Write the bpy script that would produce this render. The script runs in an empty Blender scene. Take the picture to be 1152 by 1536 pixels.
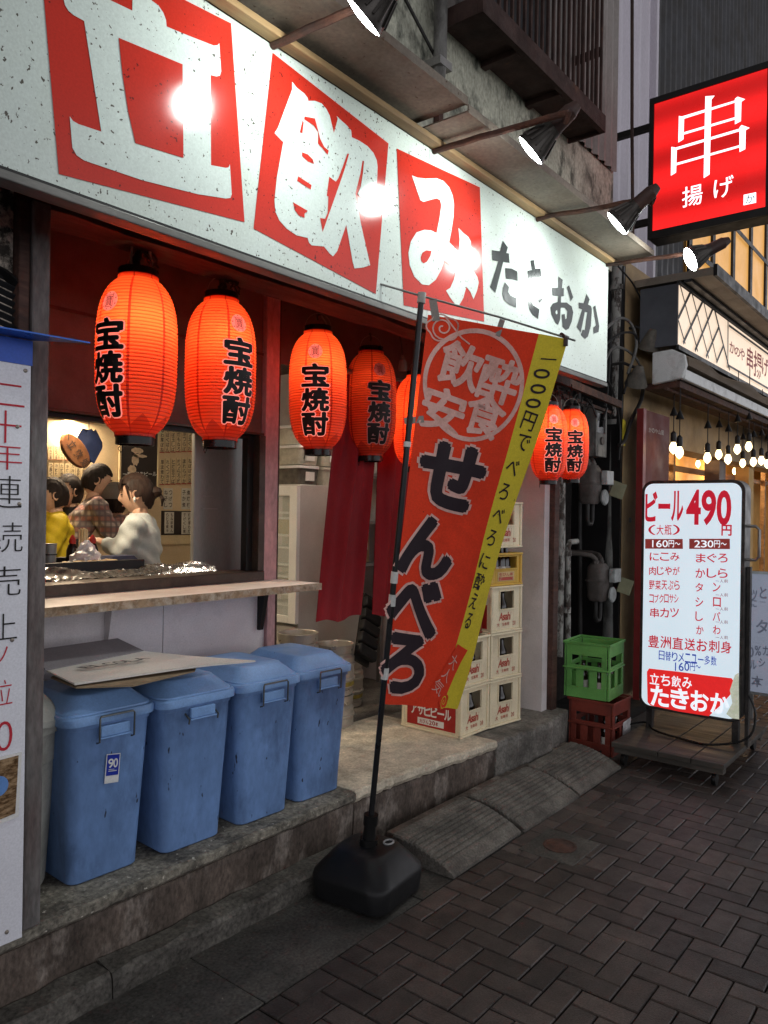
import bpy, bmesh, math, random
from mathutils import Vector, Matrix
random.seed(7)
SC = bpy.context.scene
COL = SC.collection
R = math.radians
# ---------------------------------------------------------------- camera
FPX, PW, PH, CAMH = 1154.0, 1152, 1536, 1.5
YAW, ROLL = R(38.6), R(0.9)
FW = Vector((math.cos(YAW), math.sin(YAW), 0))
RT0 = Vector((math.sin(YAW), -math.cos(YAW), 0)); UP0 = Vector((0, 0, 1))
RT = RT0*math.cos(ROLL) + UP0*math.sin(ROLL)
UP = RT.cross(FW)
CAM = Vector((0, 0, CAMH))
cd = bpy.data.cameras.new('camera'); cam = bpy.data.objects.new('camera', cd); COL.objects.link(cam)
cd.sensor_fit = 'VERTICAL'; cd.sensor_height = 36; cd.lens = FPX/PH*36
cd.clip_start = .02; cd.clip_end = 300
mw = Matrix((RT, UP, -FW)).transposed().to_4x4(); mw.translation = CAM
cam.matrix_world = mw
SC.camera = cam
# ---------------------------------------------------------------- night sky, exposure
W = bpy.data.worlds.new('World'); SC.world = W; W.use_nodes = True
wn = W.node_tree.nodes; wl = W.node_tree.links
bg = wn['Background']
# city night: the lit street opposite glows along the horizon, the sky overhead stays dark
wt = wn.new('ShaderNodeTexCoord'); ws = wn.new('ShaderNodeSeparateXYZ'); wl.new(wt.outputs['Generated'], ws.inputs[0])
wr = wn.new('ShaderNodeMapRange'); wr.interpolation_type = 'SMOOTHSTEP'; wr.inputs[1].default_value = .08; wr.inputs[2].default_value = .50; wr.inputs[3].default_value = 1.05; wr.inputs[4].default_value = .13
wl.new(ws.outputs[2], wr.inputs[0]); wl.new(wr.outputs[0], bg.inputs[1])
bg.inputs[0].default_value = (.95, .95, 1.0, 1)
SC.view_settings.view_transform = 'Standard'; SC.view_settings.look = 'None'
SC.view_settings.exposure = .52; SC.view_settings.gamma = 1
SC.cycles.use_denoising = True
SC.cycles.sample_clamp_indirect = 4
SC.cycles.max_bounces = 7
# lamp strengths (used by the lamps' builders below)
P_FLOOD = 10.0; P_LANTERN = 3.0; P_ROOM = 12.0
# ---------------------------------------------------------------- helpers
def ray(x, y): return FW + RT*((x-PW/2)/FPX) - UP*((y-PH/2)/FPX)
def at(x, y, ax, v):                     # photo pixel -> point on the plane  axis = v
    d = ray(x, y); i = 'xyz'.index(ax)
    return CAM + d*((v-CAM[i])/d[i])
def atd(x, y, depth): return CAM + ray(x, y)*depth

class MB:
    def __init__(s): s.v = []; s.f = []; s.mi = []; s.smooth = []; s.cur = 0
    def add(s, vs, fs, sm=False):
        b = len(s.v); s.v += [tuple(v) for v in vs]
        for f in fs: s.f.append([i+b for i in f]); s.mi.append(s.cur); s.smooth.append(sm)
        return s
    def box(s, lo, hi, M=None):
        x0, y0, z0 = lo; x1, y1, z1 = hi
        vs = [Vector(p) for p in ((x0,y0,z0),(x1,y0,z0),(x1,y1,z0),(x0,y1,z0),(x0,y0,z1),(x1,y0,z1),(x1,y1,z1),(x0,y1,z1))]
        if M: vs = [M @ v for v in vs]
        return s.add(vs, [(0,3,2,1),(4,5,6,7),(0,1,5,4),(1,2,6,5),(2,3,7,6),(3,0,4,7)])
    def bar(s, a, b, w, h=None, up=(0,0,1)):
        a = Vector(a); b = Vector(b); h = h or w; d = (b-a); L = d.length; d.normalize()
        u = Vector(up); 
        if abs(d.dot(u)) > .98: u = Vector((1,0,0))
        x = d.cross(u).normalized(); y = x.cross(d)
        M = Matrix((x, d, y)).transposed().to_4x4(); M.translation = a
        return s.box((-w/2, 0, -h/2), (w/2, L, h/2), M)
    def tube(s, pts, r, n=8, cap=True):
        pts = [Vector(p) for p in pts]; m = len(pts)
        rs = r if isinstance(r, (list, tuple)) else [r]*m
        rings = []; x = None
        for i, p in enumerate(pts):
            d = (pts[min(i+1, m-1)]-pts[max(i-1, 0)]).normalized()
            if x is None:
                u = Vector((0,0,1)) if abs(d.z) < .9 else Vector((1,0,0)); x = d.cross(u).normalized()
            else:
                x = (x - d*x.dot(d)).normalized()
            y = d.cross(x)
            rings.append([p + (x*math.cos(2*math.pi*k/n)+y*math.sin(2*math.pi*k/n))*rs[i] for k in range(n)])
        vs = [v for q in rings for v in q]; fs = []
        for i in range(m-1):
            for k in range(n): fs.append((i*n+k, i*n+(k+1)%n, (i+1)*n+(k+1)%n, (i+1)*n+k))
        s.add(vs, fs, True)
        if cap:
            b = len(s.v)-len(vs)
            for q in (tuple(range(n))[::-1], tuple((m-1)*n+k for k in range(n))):
                s.f.append([b+i for i in q]); s.mi.append(s.cur); s.smooth.append(False)
        return s
    def lathe(s, prof, n=32, M=None, capb=True, capt=True, a0=0):   # prof: (r, z) list
        vs = []; m = len(prof)
        for r_, z in prof:
            for k in range(n):
                a = a0+2*math.pi*k/n; v = Vector((r_*math.cos(a), r_*math.sin(a), z)); vs.append(M @ v if M else v)
        fs = [(i*n+k, i*n+(k+1)%n, (i+1)*n+(k+1)%n, (i+1)*n+k) for i in range(m-1) for k in range(n)]
        s.add(vs, fs, True); b = len(s.v)-len(vs)
        for ok, q in ((capb, tuple(range(n))[::-1]), (capt, tuple((m-1)*n+k for k in range(n)))):
            if ok: s.f.append([b+i for i in q]); s.mi.append(s.cur); s.smooth.append(False)
        return s
    def prism(s, pts2, O, U, V, N, t):     # polygon (u,v) extruded t along N
        O = Vector(O); U = Vector(U); V = Vector(V); N = Vector(N); n = len(pts2)
        A = [O+U*p[0]+V*p[1] for p in pts2]; B = [a+N*t for a in A]
        fs = [tuple(range(n))[::-1], tuple(range(n, 2*n))]+[(i, (i+1)%n, n+(i+1)%n, n+i) for i in range(n)]
        return s.add(A+B, fs)
    def poly3(s, A, N, t):
        A = [Vector(a) for a in A]; N = Vector(N); n = len(A); B = [a+N*t for a in A]
        fs = [tuple(range(n))[::-1], tuple(range(n, 2*n))]+[(i, (i+1)%n, n+(i+1)%n, n+i) for i in range(n)]
        return s.add(A+B, fs)
    def loft(s, rings, cap=True, sm=False):
        n = len(rings[0]); vs = [v for q in rings for v in q]; m = len(rings)
        fs = [(i*n+k, i*n+(k+1)%n, (i+1)*n+(k+1)%n, (i+1)*n+k) for i in range(m-1) for k in range(n)]
        s.add(vs, fs, sm); b = len(s.v)-len(vs)
        if cap:
            for q in (tuple(range(n))[::-1], tuple((m-1)*n+k for k in range(n))):
                s.f.append([b+i for i in q]); s.mi.append(s.cur); s.smooth.append(False)
        return s
    def mesh(s, name, mats):
        me = bpy.data.meshes.new(name); me.from_pydata(s.v, [], s.f)
        for m in (mats if isinstance(mats, (list, tuple)) else [mats]): me.materials.append(m)
        me.polygons.foreach_set('material_index', s.mi); me.polygons.foreach_set('use_smooth', s.smooth)
        bm = bmesh.new(); bm.from_mesh(me); bmesh.ops.recalc_face_normals(bm, faces=bm.faces); bm.to_mesh(me); bm.free()
        if any(s.smooth): me.set_sharp_from_angle(angle=R(32))
        me.update(); return me
    def build(s, name, mats, parent=None, world=True, bevel=0, seg=2):
        return obj(name, s.mesh(name, mats), parent, world, bevel, seg)

def obj(name, me, parent=None, world=True, bevel=0, seg=2):
    o = bpy.data.objects.new(name, me); COL.objects.link(o)
    if parent:
        o.parent = parent
        if world: o.location = -base_of(parent)
    if bevel:
        b = o.modifiers.new('bevel', 'BEVEL'); b.width = bevel; b.segments = seg; b.limit_method = 'ANGLE'; b.angle_limit = R(40)
        b.harden_normals = False
    return o
def base_of(p):
    l = Vector((0,0,0))
    while p: l += p.location; p = p.parent
    return l
def tag(o, label=None, cat=None, group=None, kind=None):
    if label: o['label'] = label
    if cat: o['category'] = cat
    if group: o['group'] = group
    if kind: o['kind'] = kind
    return o
def thing(name, label, cat, loc=(0,0,0), rz=0, group=None):
    o = bpy.data.objects.new(name, None); COL.objects.link(o); o.empty_display_size = .05
    o.location = loc; o.rotation_euler = (0,0,rz)
    return tag(o, label, cat, group)
KIDS = {}
def copy_tree(o, parent=None):
    c = o.copy(); COL.objects.link(c)
    if parent: c.parent = parent
    for ch in [k for k in COL.objects if k.parent == o]: copy_tree(ch, c)
    return c
def rrect(w, d, r, z, n=5, cx=0, cy=0):
    out = []
    for sx, sy, a in ((1,1,0),(-1,1,90),(-1,-1,180),(1,-1,270)):
        for k in range(n):
            t = R(a+90*k/(n-1)); out.append(Vector((cx+sx*(w/2-r)+r*math.cos(t), cy+sy*(d/2-r)+r*math.sin(t), z)))
    return out
# ---------------------------------------------------------------- materials
def mat(name, col, rough=.6, metal=0, var=.25, scale=6, dirt=None, dscale=3, dthr=.55, dsoft=.12, damt=.8, bump=0, bscale=40,
        spec=.3, emit=None, estr=0, fleck=None, fscale=90, fthr=.70, stretch=(1,1,1), attr=None, coat=0, grain=.10, gscale=150):
    m = bpy.data.materials.new(name); m.use_nodes = True
    nt = m.node_tree; N = nt.nodes; L = nt.links; b = N['Principled BSDF']
    tc = N.new('ShaderNodeTexCoord'); mp = N.new('ShaderNodeMapping'); L.new(tc.outputs['Object'], mp.inputs[0]); mp.inputs['Scale'].default_value = stretch
    oi = N.new('ShaderNodeObjectInfo'); om = N.new('ShaderNodeMath'); om.operation = 'MULTIPLY'; om.inputs[1].default_value = 23.7; L.new(oi.outputs['Random'], om.inputs[0]); L.new(om.outputs[0], mp.inputs['Location'])
    def noise(sc, det=4, ro=.6):
        n = N.new('ShaderNodeTexNoise'); n.inputs['Scale'].default_value = sc; n.inputs['Detail'].default_value = det; n.inputs['Roughness'].default_value = ro
        L.new(mp.outputs[0], n.inputs['Vector']); return n
    def ramp(src, lo, hi):
        r = N.new('ShaderNodeMapRange'); r.inputs[1].default_value = lo; r.inputs[2].default_value = hi; L.new(src, r.inputs[0]); return r.outputs[0]
    def mix(fac, a, bcol, mode='MIX'):
        x = N.new('ShaderNodeMix'); x.data_type = 'RGBA'; x.blend_type = mode
        L.new(fac, x.inputs[0]) if not isinstance(fac, (int, float)) else setattr(x.inputs[0], 'default_value', fac)
        for sock, c in ((x.inputs[6], a), (x.inputs[7], bcol)):
            if isinstance(c, (tuple, list)): sock.default_value = (*c, 1)
            else: L.new(c, sock)
        return x.outputs[2]
    c = tuple(col)
    if attr:
        at_ = N.new('ShaderNodeAttribute'); at_.attribute_name = attr; cs = mix(at_.outputs['Fac'], tuple(k*(1-attr_amt) for k in col), tuple(min(1, k*(1+attr_amt)) for k in col))
    else: cs = c
    n1 = noise(scale)
    f1 = ramp(n1.outputs[0], .3, .7)
    dark = mix(1.0, cs, tuple([1-var]*3), 'MULTIPLY'); lite = mix(1.0, cs, tuple([1+var*.5]*3), 'MULTIPLY')
    out = mix(f1, dark, lite)
    if dirt:
        n2 = noise(dscale, 8, .68); f2 = ramp(n2.outputs[0], dthr-dsoft, dthr+dsoft)
        mm = N.new('ShaderNodeMath'); mm.operation = 'MULTIPLY'; L.new(f2, mm.inputs[0]); mm.inputs[1].default_value = damt
        out = mix(mm.outputs[0], out, dirt)
    if fleck:
        n3 = noise(fscale, 2, .5); f3 = ramp(n3.outputs[0], fthr, fthr+.03); out = mix(f3, out, fleck)
    if grain:
        n6 = noise(gscale, 3, .65); g6 = N.new('ShaderNodeMapRange'); L.new(n6.outputs[0], g6.inputs[0]); g6.inputs[1].default_value = .28; g6.inputs[2].default_value = .72; g6.inputs[3].default_value = 1-grain; g6.inputs[4].default_value = 1+grain
        out = mix(1.0, out, g6.outputs[0], 'MULTIPLY')
    L.new(out, b.inputs['Base Color'])
    n4 = noise(scale*1.7, 3); rr = N.new('ShaderNodeMapRange'); L.new(n4.outputs[0], rr.inputs[0]); rr.inputs[1].default_value = .3; rr.inputs[2].default_value = .7
    rr.inputs[3].default_value = max(.02, rough-min(.12, rough*.25)); rr.inputs[4].default_value = min(1, rough+min(.12, rough*.25)); L.new(rr.outputs[0], b.inputs['Roughness'])
    b.inputs['Metallic'].default_value = metal; b.inputs['Specular IOR Level'].default_value = spec
    if coat: b.inputs['Coat Weight'].default_value = coat; b.inputs['Coat Roughness'].default_value = .08
    if bump:
        bn = N.new('ShaderNodeBump'); bn.inputs['Strength'].default_value = bump; bn.inputs['Distance'].default_value = .004
        n5 = noise(bscale, 6, .7); L.new(n5.outputs[0], bn.inputs['Height']); L.new(bn.outputs[0], b.inputs['Normal'])
    if emit: b.inputs['Emission Color'].default_value = (*emit, 1); b.inputs['Emission Strength'].default_value = estr
    return m
attr_amt = .4
def glow(name, col, s): return mat(name, col, .5, var=.03, emit=col, estr=s)
# ---------------------------------------------------------------- lettering from the built-in font
_G = {}
def glyph(ch, off=0.0):
    k = (ch, round(off, 4))
    if k not in _G:
        c = bpy.data.curves.new('glyph_curve', 'FONT'); c.body = ch; c.size = 1; c.offset = off; c.resolution_u = 4
        o = bpy.data.objects.new('glyph_tmp', c); COL.objects.link(o)
        dg = bpy.context.evaluated_depsgraph_get(); dg.update()
        m = bpy.data.meshes.new_from_object(o.evaluated_get(dg))
        vs = [(v.co.x, v.co.y) for v in m.vertices]; fs = [tuple(p.vertices) for p in m.polygons]
        bpy.data.objects.remove(o); bpy.data.curves.remove(c); bpy.data.meshes.remove(m)
        _G[k] = (vs, fs)
    return _G[k]
def gbox(ch):
    vs, _ = glyph(ch); xs = [v[0] for v in vs]; ys = [v[1] for v in vs]
    return min(xs), max(xs), min(ys), max(ys)
def text2d(items, off=0.0):
    """items: (ch, cx, cy, w, h, rot, fit) in plane units -> verts2, faces"""
    V = []; F = []
    for it in items:
        ch, cx, cy, w, h = it[:5]; rot = it[5] if len(it) > 5 else 0; fit = it[6] if len(it) > 6 else 'em'
        if ch == ' ' : continue
        vs, fs = glyph(ch, off)
        if fit == 'em':
            x0, x1, _, _ = gbox(ch)
            mx = .5 if ord(ch) > 255 else (x0+x1)/2
            my = .38; sx, sy = w, h
        else:
            x0, x1, y0, y1 = gbox(ch); mx = (x0+x1)/2; my = (y0+y1)/2; sx = w/max(x1-x0, .5 if ch in '1iノ' else .01); sy = h/max(y1-y0, .8 if ch in 'ー一～' else .01)
        b = len(V); c, s = math.cos(rot), math.sin(rot)
        for x, y in vs:
            a = (x-mx)*sx; d = (y-my)*sy; V.append((cx+a*c-d*s, cy+a*s+d*c))
        F += [tuple(i+b for i in f) for f in fs]
    return V, F
def bold2d(items, d, n=8):
    # heavier strokes: the glyph repeated round a small circle
    V, F = [], []
    for k in range(n):
        dx, dy = d*math.cos(2*math.pi*k/n), d*math.sin(2*math.pi*k/n)
        v, f = text2d([(it[0], it[1]+dx*it[3], it[2]+dy*it[4])+tuple(it[3:]) for it in items])
        b = len(V); V += v; F += [tuple(i+b for i in q) for q in f]
    return V, F
def cut2d(V, F, du, dv):
    bm = bmesh.new(); vs = [bm.verts.new((x, y, 0)) for x, y in V]
    for f in F:
        try: bm.faces.new([vs[i] for i in f])
        except ValueError: pass
    xs = [v[0] for v in V]; ys = [v[1] for v in V]
    for (lo, hi, st, no) in ((min(xs), max(xs), du, (1,0,0)), (min(ys), max(ys), dv, (0,1,0))):
        k = lo+st
        while k < hi:
            co = Vector(no)*k
            bmesh.ops.bisect_plane(bm, geom=bm.verts[:]+bm.edges[:]+bm.faces[:], plane_co=co, plane_no=no); k += st
    bm.verts.index_update()
    V2 = [(v.co.x, v.co.y) for v in bm.verts]; F2 = [tuple(v.index for v in f.verts) for f in bm.faces]; bm.free()
    return V2, F2
def mapped(mb, V, F, fn): return mb.add([fn(x, y) for x, y in V], F)
def plane_fn(O, U, V_, N, off):
    O = Vector(O)+Vector(N)*off; U = Vector(U); V_ = Vector(V_)
    return lambda x, y: O+U*x+V_*y
def px_text(items, ax, v, uax, off, sgn, toff=0.0):
    """items with photo pixel boxes: (ch, cx, cy, w, h[, rot, fit]) on plane ax=v. uax: axis index of reading dir, sgn: its sign. returns MB; off is along the plane normal toward viewer"""
    out = []
    for it in items:
        ch, cx, cy, w, h = it[:5]; rest = it[5:] if len(it) > 5 else (0, 'bbox')
        c = at(cx, cy, ax, v); a = at(cx-w/2, cy, ax, v); b = at(cx+w/2, cy, ax, v); t = at(cx, cy-h/2, ax, v); d = at(cx, cy+h/2, ax, v)
        out.append((ch, c[uax]*sgn, c.z, abs(b[uax]-a[uax]), abs(t.z-d.z))+tuple(rest))
    V, F = text2d(out, toff); mb = MB(); i = 'xyz'.index(ax)
    def fn(x, y):
        p = [0,0,0]; p[uax] = x*sgn; p[2] = y; p[i] = v+off; return p
    return mapped(mb, V, F, fn)
def px_poly(mb, pts, ax, v, off):
    i = 'xyz'.index(ax); A = []
    for p in pts:
        q = at(p[0], p[1], ax, v); q[i] += off; A.append(q)
    return mb.add(A, [tuple(range(len(A)))])
def zc(pts, ox, oy, s): return [(ox+x/s, oy+y/s) for x, y in pts]
# ---------------------------------------------------------------- material set
CONC = mat('concrete_worn', (.20,.185,.165), .75, var=.35, scale=9, dirt=(.05,.045,.04), dscale=4, dthr=.55, bump=.6, bscale=60, grain=0.45, gscale=70)
STEPF = mat('step_face', (.115,.088,.072), .65, var=.6, scale=7, dirt=(.27,.23,.20), dscale=6, dthr=.58, dsoft=.05, damt=.75, bump=.7, bscale=45, stretch=(1,1,.5), grain=0.5, gscale=80)
STEPT = mat('step_top', (.27,.245,.20), .7, var=.5, scale=14, dirt=(.04,.034,.03), dscale=7, dthr=.53, dsoft=.06, bump=.7, fleck=(.45,.42,.36), fscale=60, fthr=.68, grain=0.65, gscale=55)
SLAB = mat('doorstep_concrete', (.58,.51,.40), .8, var=.3, scale=12, dirt=(.16,.13,.10), dscale=5, dthr=.62, dsoft=.1, damt=.6, bump=.4, grain=0.3, gscale=90)
GUTT = mat('gutter_concrete', (.085,.08,.072), .55, var=.4, scale=6, dirt=(.03,.028,.026), dscale=3.5, dthr=.55, bump=.5, fleck=(.5,.48,.44), fscale=110, fthr=.76, grain=0.6, gscale=90)
KERB = mat('kerb_stone', (.115,.105,.092), .7, var=.45, scale=8, dirt=(.035,.03,.027), dscale=5, dthr=.55, bump=.8, grain=0.6, gscale=70)
JOINT = mat('paving_joint', (.022,.020,.019), .9)
BRICK = mat('paving_block', (.080,.063,.057), .42, var=.35, scale=10, dirt=(.025,.023,.023), dscale=3, dthr=.6, damt=.6, bump=.55, bscale=150, attr='tone', fleck=(.3,.3,.3), fscale=160, fthr=.8, grain=0.4, gscale=160)
RAMPM = mat('ramp_rubber', (.165,.15,.13), .75, var=.35, scale=14, dirt=(.05,.045,.04), dscale=6, dthr=.55, bump=.7, bscale=120, fleck=(.35,.32,.28), fscale=150, fthr=.74, grain=0.45, gscale=110)
REDWALL = mat('red_wall_paint', (.135,.10,.082), .6, var=.4, scale=3, dirt=(.05,.02,.018), dscale=2.2, dthr=.62, damt=.7, fleck=(.03,.015,.012), fscale=45, fthr=.74, bump=.1)
PINK = mat('pink_trim_paint', (.52,.30,.30), .5, var=.25, scale=7, dirt=(.12,.06,.06), dscale=5, dthr=.66, fleck=(.07,.04,.04), fscale=50, fthr=.73, stretch=(1,1,.4), grain=0.2, gscale=60)
PANEL = mat('grey_mauve_panel', (.74,.69,.70), .55, var=.15, scale=3, dirt=(.22,.18,.18), dscale=3, dthr=.62, damt=.5, fleck=(.12,.1,.1), fscale=70, fthr=.76)
POSTM = mat('weathered_steel_post', (.17,.16,.155), .55, metal=.3, var=.4, scale=6, dirt=(.10,.045,.04), dscale=4, dthr=.56, bump=.3, stretch=(1,1,.25), grain=0.35, gscale=60)
OLDWALL = mat('peeling_wall', (.62,.54,.45), .85, var=.4, scale=6, dirt=(.02,.016,.014), dscale=11, dthr=.52, dsoft=.05, damt=.95, bump=1, bscale=30, grain=0.4, gscale=80)
MOSS = mat('mossy_stucco', (.46,.46,.37), .9, var=.3, scale=5, dirt=(.045,.05,.04), dscale=9, dthr=.56, dsoft=.07, damt=.85, bump=1, bscale=55, stretch=(1,1,.55), grain=0.35, gscale=70)
WOODT = mat('timber_trim', (.36,.23,.11), .65, var=.45, scale=8, dirt=(.08,.05,.03), dscale=5, dthr=.58, stretch=(.12,1,1.5), bump=.3)
DARKW = mat('dark_beam_wood', (.07,.034,.026), .7, var=.5, scale=8, dirt=(.22,.07,.035), dscale=3, dthr=.63, dsoft=.05, damt=.6, stretch=(.2,1,1), bump=.6, grain=0.4, gscale=60)
EAVE = mat('eave_sheet', (.23,.195,.155), .6, var=.25, scale=4, dirt=(.13,.085,.06), dscale=2.5, dthr=.57, dsoft=.15, damt=.7, fleck=(.10,.06,.04), fscale=55, fthr=.70, grain=0.2, gscale=60)
BLACKM = mat('black_metal', (.012,.011,.011), .45, var=.3, bump=.1)
RUST = mat('rusty_steel', (.13,.055,.035), .75, var=.5, scale=20, dirt=(.04,.03,.028), dscale=9, dthr=.5, dsoft=.15, bump=.9, bscale=120)
ALU = mat('dull_aluminium', (.32,.31,.30), .4, metal=.7, var=.25, scale=8)
FRAMEB = mat('bronze_frame', (.075,.055,.045), .45, metal=.5, var=.35, scale=8, dirt=(.18,.13,.10), dscale=6, dthr=.66, damt=.6)
STAIN = mat('stainless', (.25,.25,.235), .38, metal=.35, var=.15, scale=3, stretch=(1,1,.2), fleck=(.8,.8,.8), fscale=40, fthr=.79)
WHITEP = mat('white_sign_paint', (.60,.665,.625), .12, var=.08, scale=2, dirt=(.50,.55,.49), dscale=2, dthr=.55, fleck=(.10,.09,.075), fscale=85, fthr=.665, stretch=(1,1,.8), spec=.55)
LETTERW = mat('white_letter_vinyl', (.60,.665,.625), .12, var=.06, scale=2, fleck=(.10,.09,.075), fscale=75, fthr=.672, spec=.55)
SIGNR = mat('red_sign_vinyl', (.50,.028,.016), .13, var=.12, scale=2, fleck=(.10,.012,.01), fscale=75, fthr=.68, spec=.5)
GREYL = mat('grey_letter_vinyl', (.030,.035,.034), .14, var=.15, spec=.3)
WHITEWALL = mat('white_wall_paint', (.62,.57,.57), .5, var=.15, scale=4, dirt=(.25,.19,.17), dscale=3, dthr=.66, damt=.6)
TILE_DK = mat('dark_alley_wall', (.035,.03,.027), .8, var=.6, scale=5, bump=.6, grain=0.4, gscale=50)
ROOMW = mat('room_wall_cream', (.62,.47,.28), .7, var=.12, scale=2)
ROOMC = mat('room_ceiling', (.42,.38,.33), .7, var=.1)
# ---------------------------------------------------------------- ground
YB = 1.73
g = MB(); g.box((-40,-30,-.3), (60,40,-.012)); tag(g.build('ground', JOINT), kind='structure')
def pavement():
    mb = MB(); tone = []; bl, bw = .18, .09; j = .0022; x00, y00 = .6, -1.6
    def brick(x0, y0, x1, y1):
        if y0 >= YB-.012: return
        y1 = min(y1, YB-.004)
        t = random.random()*.9+.05; dz = random.uniform(-.0018, .0012); e = .0035
        a, b, c, d = x0+j, y0+j, x1-j, y1-j
        if d-b < .015: return
        s1 = random.uniform(-.0012, .0012); s2 = random.uniform(-.0012, .0012)
        vs = [(a,b,-.012),(c,b,-.012),(c,d,-.012),(a,d,-.012),(a+e,b+e,dz+s1),(c-e,b+e,dz+s2),(c-e,d-e,dz-s1),(a+e,d-e,dz-s2)]
        vs.insert(4, None); vs.pop(4)
        m = [(a,b,dz-.004),(c,b,dz-.004),(c,d,dz-.004),(a,d,dz-.004)]
        mb.add(vs[:4]+m+vs[4:], [(0,1,5,4),(1,2,6,5),(2,3,7,6),(3,0,4,7),(4,5,9,8),(5,6,10,9),(6,7,11,10),(7,4,8,11),(8,9,10,11)])
        tone.extend([t]*12)
    nx, ny = 114, 39
    for i in range(nx):
        for jj in range(ny):
            k = (i-jj) % 4; x = x00+i*bw; y = y00+jj*bw
            if (x > 7 and y < .6) or (x < 1.2 and y < -.6): continue
            if k == 0: brick(x, y, x+bl, y+bw)
            elif k == 2: brick(x, y-bw, x+bw, y+bw)
    me = mb.mesh('pavement', BRICK); a = me.attributes.new('tone', 'FLOAT', 'POINT'); a.data.foreach_set('value', tone)
    o = obj('pavement', me); tag(o, kind='structure')
pavement()
g = MB()
for x0, x1 in ((-.5,.78),(.785,1.62),(1.625,2.44),(2.445,3.6),(3.605,5.4),(5.405,7.2),(7.205,12)):
    g.box((x0, YB, -.011), (x1, 2.10, random.uniform(-.004, .0)))
tag(g.build('gutter', GUTT, bevel=.004), kind='structure')
g = MB(); xs = [-.6, 1.28, 1.285, 2.62]
for x0, x1 in ((-.6,.42),(.425,1.33),(1.335,2.60)):
    n = 14; rings = []
    for i in range(n+1):
        x = x0+(x1-x0)*i/n; w = lambda a: random.uniform(-a, a)
        rings.append([Vector((x,2.095+w(.004),-.008)), Vector((x,2.092+w(.006),.062+w(.006))), Vector((x,2.108+w(.006),.078+w(.005))), Vector((x,2.185,.082+w(.006))), Vector((x,2.185,-.008))])
    g.loft(rings)
tag(g.build('kerb', KERB), kind='structure')
# small round cover set in the pavement
hx, hy = 3.23, 1.53
m = thing('manhole_cover', 'small round rusty cover set in a square of concrete among the paving blocks', 'manhole cover', (hx,hy,0))
MB().box((-.15,-.13,-.011), (.15,.13,.0025)).build('surround', GUTT, m, world=False, bevel=.003)
mb = MB().lathe([(.075,.003),(.075,.006),(.066,.007),(.064,.0045),(.05,.0045),(.045,.0065),(.012,.0065),(.008,.004)], 28)
mb.build('lid', RUST, m, world=False)
# ---------------------------------------------------------------- kerb ramps
def make_ramp(lab, x0, rz):
    t = thing('kerb_ramp', lab, 'kerb ramp', (x0, 1.725, 0), rz, 'kerb ramps in front of the doorstep')
    prof = [(0,0),(0,.014),(.035,.034)]
    n = 9
    for k in range(n):
        y = .045+k*.024; z = lambda yy: .034+.066*math.sin(min(1,(yy-.035)/.245)*math.pi/2)
        prof += [(y, z(y)+.003), (y+.014, z(y+.014)+.003), (y+.016, z(y+.016)-.004), (y+.021, z(y+.021)-.004)]
    prof += [(.275,.103),(.31,.104),(.315,.098),(.315,0)]
    mb = MB(); L = .584
    rings = []
    for x, s in ((0,-.6),(.006,.5),(.02,1),(L-.02,1),(L-.006,.5),(L,-.6)):
        rings.append([Vector((x, y, z*(.93+.07*s))) for y, z in prof])
    mb.loft(rings)
    mb.build('body', RAMPM, t, world=False)
    return t
make_ramp('grey ribbed kerb ramp nearest the black banner base', 2.655, R(.8))
make_ramp('grey ribbed kerb ramp in the middle of the row of three', 3.262, R(-.6))
make_ramp('grey ribbed kerb ramp nearest the brown crate', 3.872, R(.5))
# ---------------------------------------------------------------- tavern building
YW = 2.75
TB = thing('tavern_building', 'old standing bar building with mossy upper wall, red painted front and serving window', 'building', (2.5,2.2,0))
def stepline(pts, z0, z1, yb, mb, jag=.0, nsub=1):
    A = []
    for (xa, ya), (xb, yb_) in zip(pts, pts[1:]):
        for k in range(nsub):
            t = k/nsub; A.append((xa+(xb-xa)*t, ya+(yb_-ya)*t+random.uniform(-jag, jag)))
    A.append(pts[-1]); n = len(A)
    vs = []
    for x, y in A: vs += [(x, y+.012, z0), (x, y, z1-.03), (x, y+random.uniform(0,jag), z1-.006), (x, y+.012+random.uniform(0,jag), z1), (x, yb, z1), (x, yb, z0)]
    fs = []
    for i in range(n-1):
        for k in range(6): fs.append((i*6+k, (i+1)*6+k, (i+1)*6+(k+1)%6, i*6+(k+1)%6))
    fs += [tuple(range(6)), tuple(range((n-1)*6, n*6))[::-1]]
    return mb.add(vs, fs)
mb = stepline([(-.6,2.186),(1.1,2.186),(1.9,2.184),(2.55,2.18)], -.01, .235, 2.86, MB(), .004, 14); mb.build('plinth', STEPF, TB)
mb = stepline([(-.6,2.168),(1.1,2.170),(1.9,2.172),(2.55,2.165)], .236, .279, 2.86, MB(), .003, 14); mb.build('plinth_top', STEPT, TB)
mb = stepline([(2.553,2.168),(2.9,2.15),(3.3,2.115),(3.62,2.085)], .232, .281, 2.9, MB(), .008, 12); mb.build('doorstep', SLAB, TB)
mb = stepline([(2.555,2.178),(3.0,2.158),(3.3,2.13),(3.62,2.10)], -.01, .23, 2.9, MB(), .006, 10); mb.build('doorstep_face', STEPF, TB)
mb = stepline([(3.622,2.092),(3.9,2.058),(4.2,2.05),(4.52,2.10)], -.01, .274, 2.9, MB(), .010, 8); mb.build('plinth', CONC, TB)
mb = MB(); mb.box((2.68,2.055,-.008), (4.46,2.10,.088)); mb.build('kerb_board', STEPF, TB, bevel=.006)
# floor inside
MB().box((.2,2.865,.1), (4.5,6.2,.276)).build('floor', CONC, TB)
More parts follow.
